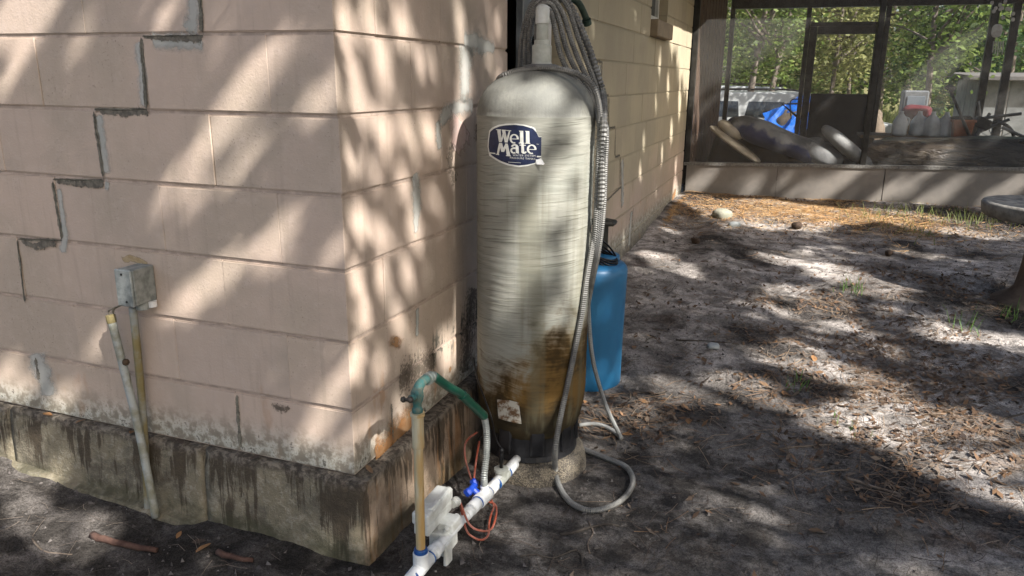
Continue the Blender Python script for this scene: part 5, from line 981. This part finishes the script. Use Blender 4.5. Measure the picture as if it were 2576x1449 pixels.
for k in range(46):
    x, y = random.uniform(.35, 3.0), random.uniform(-.6, 6.0)
    if x > 1.1+.262*(y+1.71): continue
    a = random.random()*pi; L = random.uniform(.06, .26); p0 = Vector((x, y, gz(x, y)+.006)); n_ = 5; P = [Vector((x+cos(a+.3*random.uniform(-1, 1))*L*t, y+sin(a+.3*random.uniform(-1, 1))*L*t, 0)) for t in np.linspace(0, 1, n_)]
    for q in P: q.z = gz(q.x, q.y)+.005
    bm = bmesh.new(); r = random.uniform(.0016, .0036); b_tube(bm, [q-p0 for q in catmull(P, .03)], r, 5); o = link('twig', bm, random.choice((TW, TWD, TWD))); o.location = p0; tag(o, ('longer ' if L > .15 else 'short ')+'dry twig lying '+zone(x, y), 'twig', 'dry twigs on the yard')

# ---- fallen leaves: the larger ones one by one, the rest as litter
LEAFM = []
for i, c in enumerate([(.15, .095, .055), (.10, .07, .048), (.19, .115, .062), (.17, .135, .10), (.07, .05, .038), (.26, .135, .055)]):
    LEAFM.append(M('dead_leaf_%d' % i, c, tuple(v*.7 for v in c), 60, .7))
def dead_leaf_mesh(seed, n=6):
    r = random.Random(seed); bm = bmesh.new(); mid, lf, rt = [], [], []; curl = r.uniform(-.25, .4); asp = r.uniform(.2, .34)
    for i in range(n+1):
        t = i/n; w = asp*sin(pi*min(1, t*.94+.03))**.8*(1+.12*r.uniform(-1, 1)); zc = curl*(t-.5)**2*1.2; mid.append(bm.verts.new((t-.5, 0, zc))); e = .10+.12*r.random(); lf.append(bm.verts.new((t-.5, w, zc+e*w))); rt.append(bm.verts.new((t-.5, -w, zc+(e+.05)*w)))
    for i in range(n): bm.faces.new((mid[i], mid[i+1], lf[i+1], lf[i])); bm.faces.new((mid[i+1], mid[i], rt[i], rt[i+1]))
    v = bm.verts.new((.62, .02, curl*.3)); bm.faces.new((mid[n], v, lf[n])); me = bpy.data.meshes.new('fallen_leaf'); bm.to_mesh(me); bm.free(); return me
LM = []
for i in range(12):
    me = dead_leaf_mesh(40+i); me.materials.append(LEAFM[i % 6]); LM.append(me)
def leaf(x, y, s, label, mi=None, group=None, dz=.004, z=None, tilt=.25):
    o = bpy.data.objects.new('fallen_leaf', LM[random.randrange(12) if mi is None else mi]); COL.objects.link(o); o.scale = (s, s, s)
    o.location = (x, y, (gz(x, y) if z is None else z)+dz); o.rotation_euler = (random.uniform(-tilt, tilt), random.uniform(-tilt, tilt), random.random()*2*pi); return tag(o, label, 'leaf', group)
def leaf_px(px, py, s, label, mi): p = gp(.004, (px, py))[0]; return leaf(p.x, p.y, s, label, mi)
for px, py, s, lb, mi in ((510, 1378, .05, 'orange leaf lying by the broken red stick below the foundation', 5), (2330, 1245, .04, 'single tan leaf on bare dirt right of the long twig', 3), (2052, 1335, .045, 'pale brown leaf near the bottom right of the dirt', 0), (1755, 1112, .045, 'orange leaf right of the ground loop of hose', 2), (1526, 1102, .05, 'tan leaf inside the bend of the pale hose', 2), (1578, 1092, .045, 'orange leaf at the tip of the pale hose bend', 5), (500, 1362, .04, 'small dark leaf above the orange leaf', 4), (2385, 1172, .04, 'light orange leaf in the litter at the right', 2), (2070, 1340, .035, 'small tan leaf near the bottom right', 3), (450, 1345, .03, 'little orange leaf leaning on the red stick', 5), (1650, 800, .035, 'yellowish leaf by the shaded dirt right of the barrel', 3), (1472, 1010, .04, 'orange leaf beside the tank foot under the barrel', 5), (1500, 1022, .045, 'tan curled leaf between tank foot and barrel', 2)): leaf_px(px, py, s, lb, mi)
for px, py in ((120, 1046), (200, 1040), (330, 1075)): q = onY(-.022, px, py); leaf(q.x, -.022, .035, 'orange leaf caught on the ledge left of the conduits', 5, 'leaves on the front ledge', z=.004)
for px, py in ((430, 1100), (455, 1108), (640, 1140)): q = onY(-.02, px, py); leaf(q.x, -.02, .035, 'brown leaf caught on the ledge right of the conduits', 4, 'leaves on the front ledge', z=.004)
q = onX(.03, 928, 1160); leaf(.03, q.y, .045, 'orange leaf on the side ledge near the house corner', 2, z=.012, tilt=.7)
# litter density: thick under the porch edge and in bands across the yard
def litter_density(x, y):
    d = .06+.55*np.exp(-((y-5.9)/.65)**2)
    for bx, by, rx_, ry_, k in ((1.45, 2.75, .55, .42, .75), (1.72, 2.2, .5, .45, 1.1), (1.42, 1.78, .42, .28, .9), (1.22, 1.8, .3, .2, .4), (1.46, 1.22, .4, .22, .9), (.52, 1.28, .22, .22, .8), (.62, 1.5, .2, .2, .5), (1.2, 3.1, .4, .4, .5), (1.95, 1.7, .4, .4, .7), (1.9, 3.8, .6, .5, .5)):
        d = d+k*np.exp(-((x-bx)/rx_)**2-((y-by)/ry_)**2)
    d = d*(.4+1.3*np.clip(vnoise(x, y, 2.2)+.45, 0, 1))*np.clip(.4+2.0*(vnoise(x+4, y, 4.4)+.3), .08, 1.6); return d*np.clip((x-.10)/.2, 0, 1)
def scatter(n, x0=.1, x1=4.2, y0=-1.0, y1=6.5):
    X, Y = rng.uniform(x0, x1, n*6), rng.uniform(y0, y1, n*6); k = rng.random(n*6) < litter_density(X, Y)/1.6; return X[k][:n], Y[k][:n]
X, Y = scatter(900); c = 0
for x, y in zip(X, Y):
    if c >= 270: break
    if x > 1.2+.262*(y+1.71) or np.hypot(x-TAX[0], y-TAX[1]) < .26 or np.hypot(x-BX, y-BY) < .19: continue
    leaf(x, y, random.uniform(.03, .058), *yard_label(x, y)); c += 1
X, Y = scatter(9000); n = len(X); Zs = ground_z(X, Y)+.004+.008*rng.random(n); C = np.stack([X, Y, Zs], -1); th = rng.random(n)*2*pi; u = np.stack([np.cos(th), np.sin(th), rng.normal(0, .34, n)], -1); v = np.stack([-np.sin(th), np.cos(th), rng.normal(0, .28, n)], -1); s = (.016+.03*rng.random(n))[:, None]
V = np.stack([C-u*s*.5, C+v*s*.22, C+u*s*.5, C-v*s*.22], 1).reshape(-1, 3); LIT = leafmat('leaf_litter', [(.05, .032, .022), (.11, .066, .040), (.17, .098, .052), (.08, .05, .032), (.17, .13, .095), (.04, .028, .022)], 0, .8)
o = link('leaf_litter', np_mesh('leaf_litter', V, np.arange(4*n).reshape(n, 4)), LIT); tag(o, 'crumbled brown leaf litter over the sandy yard', 'leaf litter', kind='stuff')
def needles(n, X, Y, L0, w, mat, name, label):
    n = len(X); th = rng.random(n)*2*pi; L = L0*(.4+.8*rng.random(n)); cx = np.cos(th); sx = np.sin(th); cur = rng.normal(0, .25, n); P = []
    for t in (-.5, 0, .5): x = X+cx*L*t-sx*cur*L*(t*t); y = Y+sx*L*t+cx*cur*L*(t*t); P.append(np.stack([x, y, ground_z(x, y)+.003+.010*rng.random(n)], -1))
    s = np.stack([-sx, cx, rng.normal(0, .3, n)], -1)*w*.5; V = np.stack([P[0]-s, P[0]+s, P[1]-s, P[1]+s, P[2]-s, P[2]+s], 1).reshape(-1, 3); i = np.arange(n)[:, None]*6
    F = np.concatenate([np.concatenate([i, i+1, i+3, i+2], 1), np.concatenate([i+2, i+3, i+5, i+4], 1)]); o = link(name, np_mesh(name, V, F), mat); tag(o, label, 'pine needles', kind='stuff')
NEED = leafmat('needle', [(.12, .072, .042), (.20, .125, .07), (.085, .055, .038), (.27, .19, .12), (.18, .15, .12)], 0, .7); NEEDO = leafmat('orange_needle', [(.36, .19, .07), (.52, .32, .14), (.24, .12, .05), (.58, .44, .25)], 0, .7)
X, Y = scatter(7000); needles(0, X, Y, .13, .0022, NEED, 'pine_needles', 'dry pine needles scattered over the yard')
k = 9000; X = np.clip(rng.normal(1.3, .9, k), .1, 4); Y = np.clip(rng.normal(5.85, .42, k), 4.6, 6.53); kk = rng.random(k) < np.clip(.42+1.8*vnoise(X, Y, 1.8), .05, 1); needles(0, X[kk], Y[kk], .14, .0032, NEEDO, 'pine_straw', 'thick orange pine straw along the foot of the porch')
X = rng.uniform(-1.6, .3, 170); Y = rng.uniform(-.75, -.09, 170); needles(0, X, Y, .09, .0012, leafmat('pale_straw', [(.14, .11, .085), (.22, .18, .14), (.07, .05, .04)], 0, .8), 'pine_needles', 'loose needles and straw below the front foundation')
X = rng.uniform(.1, 3.2, 5200); Y = -.8+6.6*rng.random(5200)**1.3; needles(0, X, Y, .10, .0018, leafmat('root_hair', [(.04, .028, .022), (.10, .075, .058), (.025, .019, .016)], 0, .8), 'root_bits', 'fine dark roots and straw bits on the yard')
# soil crumbs
n = 16000; X = rng.uniform(-1.6, 3.4, n); Y = -1.0+7.3*rng.random(n)**1.4; kk = ~((X < .1) & (Y > -.06)); X, Y = X[kk], Y[kk]; n = len(X); s = .0025+.008*rng.random(n)**3; T4 = np.array([[1, 0, -.4], [-.5, .87, -.4], [-.5, -.87, -.4], [0, 0, .9]]); C = np.stack([X, Y, ground_z(X, Y)+s*.2], -1)
V = (C[:, None, :]+(T4[None]+rng.normal(0, .35, (n, 4, 3)))*s[:, None, None]).reshape(-1, 3); i = np.arange(n)[:, None]*4; F = np.concatenate([i+np.array([[0, 1, 3]]), i+np.array([[1, 2, 3]]), i+np.array([[2, 0, 3]])])
o = link('soil_crumbs', np_mesh('soil_crumbs', V, F), leafmat('crumb', [(.03, .026, .023), (.08, .07, .062), (.16, .145, .135), (.05, .04, .035)], 0, .95)); tag(o, 'crumbs of grey soil over the yard', 'soil', kind='stuff')
# grass tufts
for px, py, h, nn, lb in ((2140, 735, .09, 26, 'bright green weed tuft in the sunlit patch of the yard'), (2300, 585, .09, 60, 'thin grass tuft near the porch, left of the table'), (2290, 540, .12, 70, 'grass tuft in the sunny strip by the porch'), (2425, 830, .13, 14, 'sparse spiky grass plant in front of the table'), (2480, 560, .12, 60, 'grass patch behind the concrete table'), (2010, 980, .08, 14, 'few grass blades in mid yard'), (2430, 560, .11, 60, 'grass tuft just left of the table top'), (2180, 548, .10, 40, 'small grass tuft at the middle of the porch foot'), (2540, 800, .1, 20, 'grass blades beside the table foot'), (2130, 1080, .06, 10, 'little seedling in the lower yard')):
    p = gp(0, (px, py))[0]; sp = .05 if nn < 30 else .16; o = link('grass_tuft', blades('grass_tuft', p.x+rng.normal(0, sp, nn), p.y+rng.normal(0, sp, nn), h, .006, .9), GRASS if nn > 30 else leafmat('weed', [(.08, .17, .03), (.14, .24, .06), (.10, .20, .05)], .4)); tag(o, lb, 'grass', 'grass tufts on the yard', 'stuff' if nn > 30 else None)
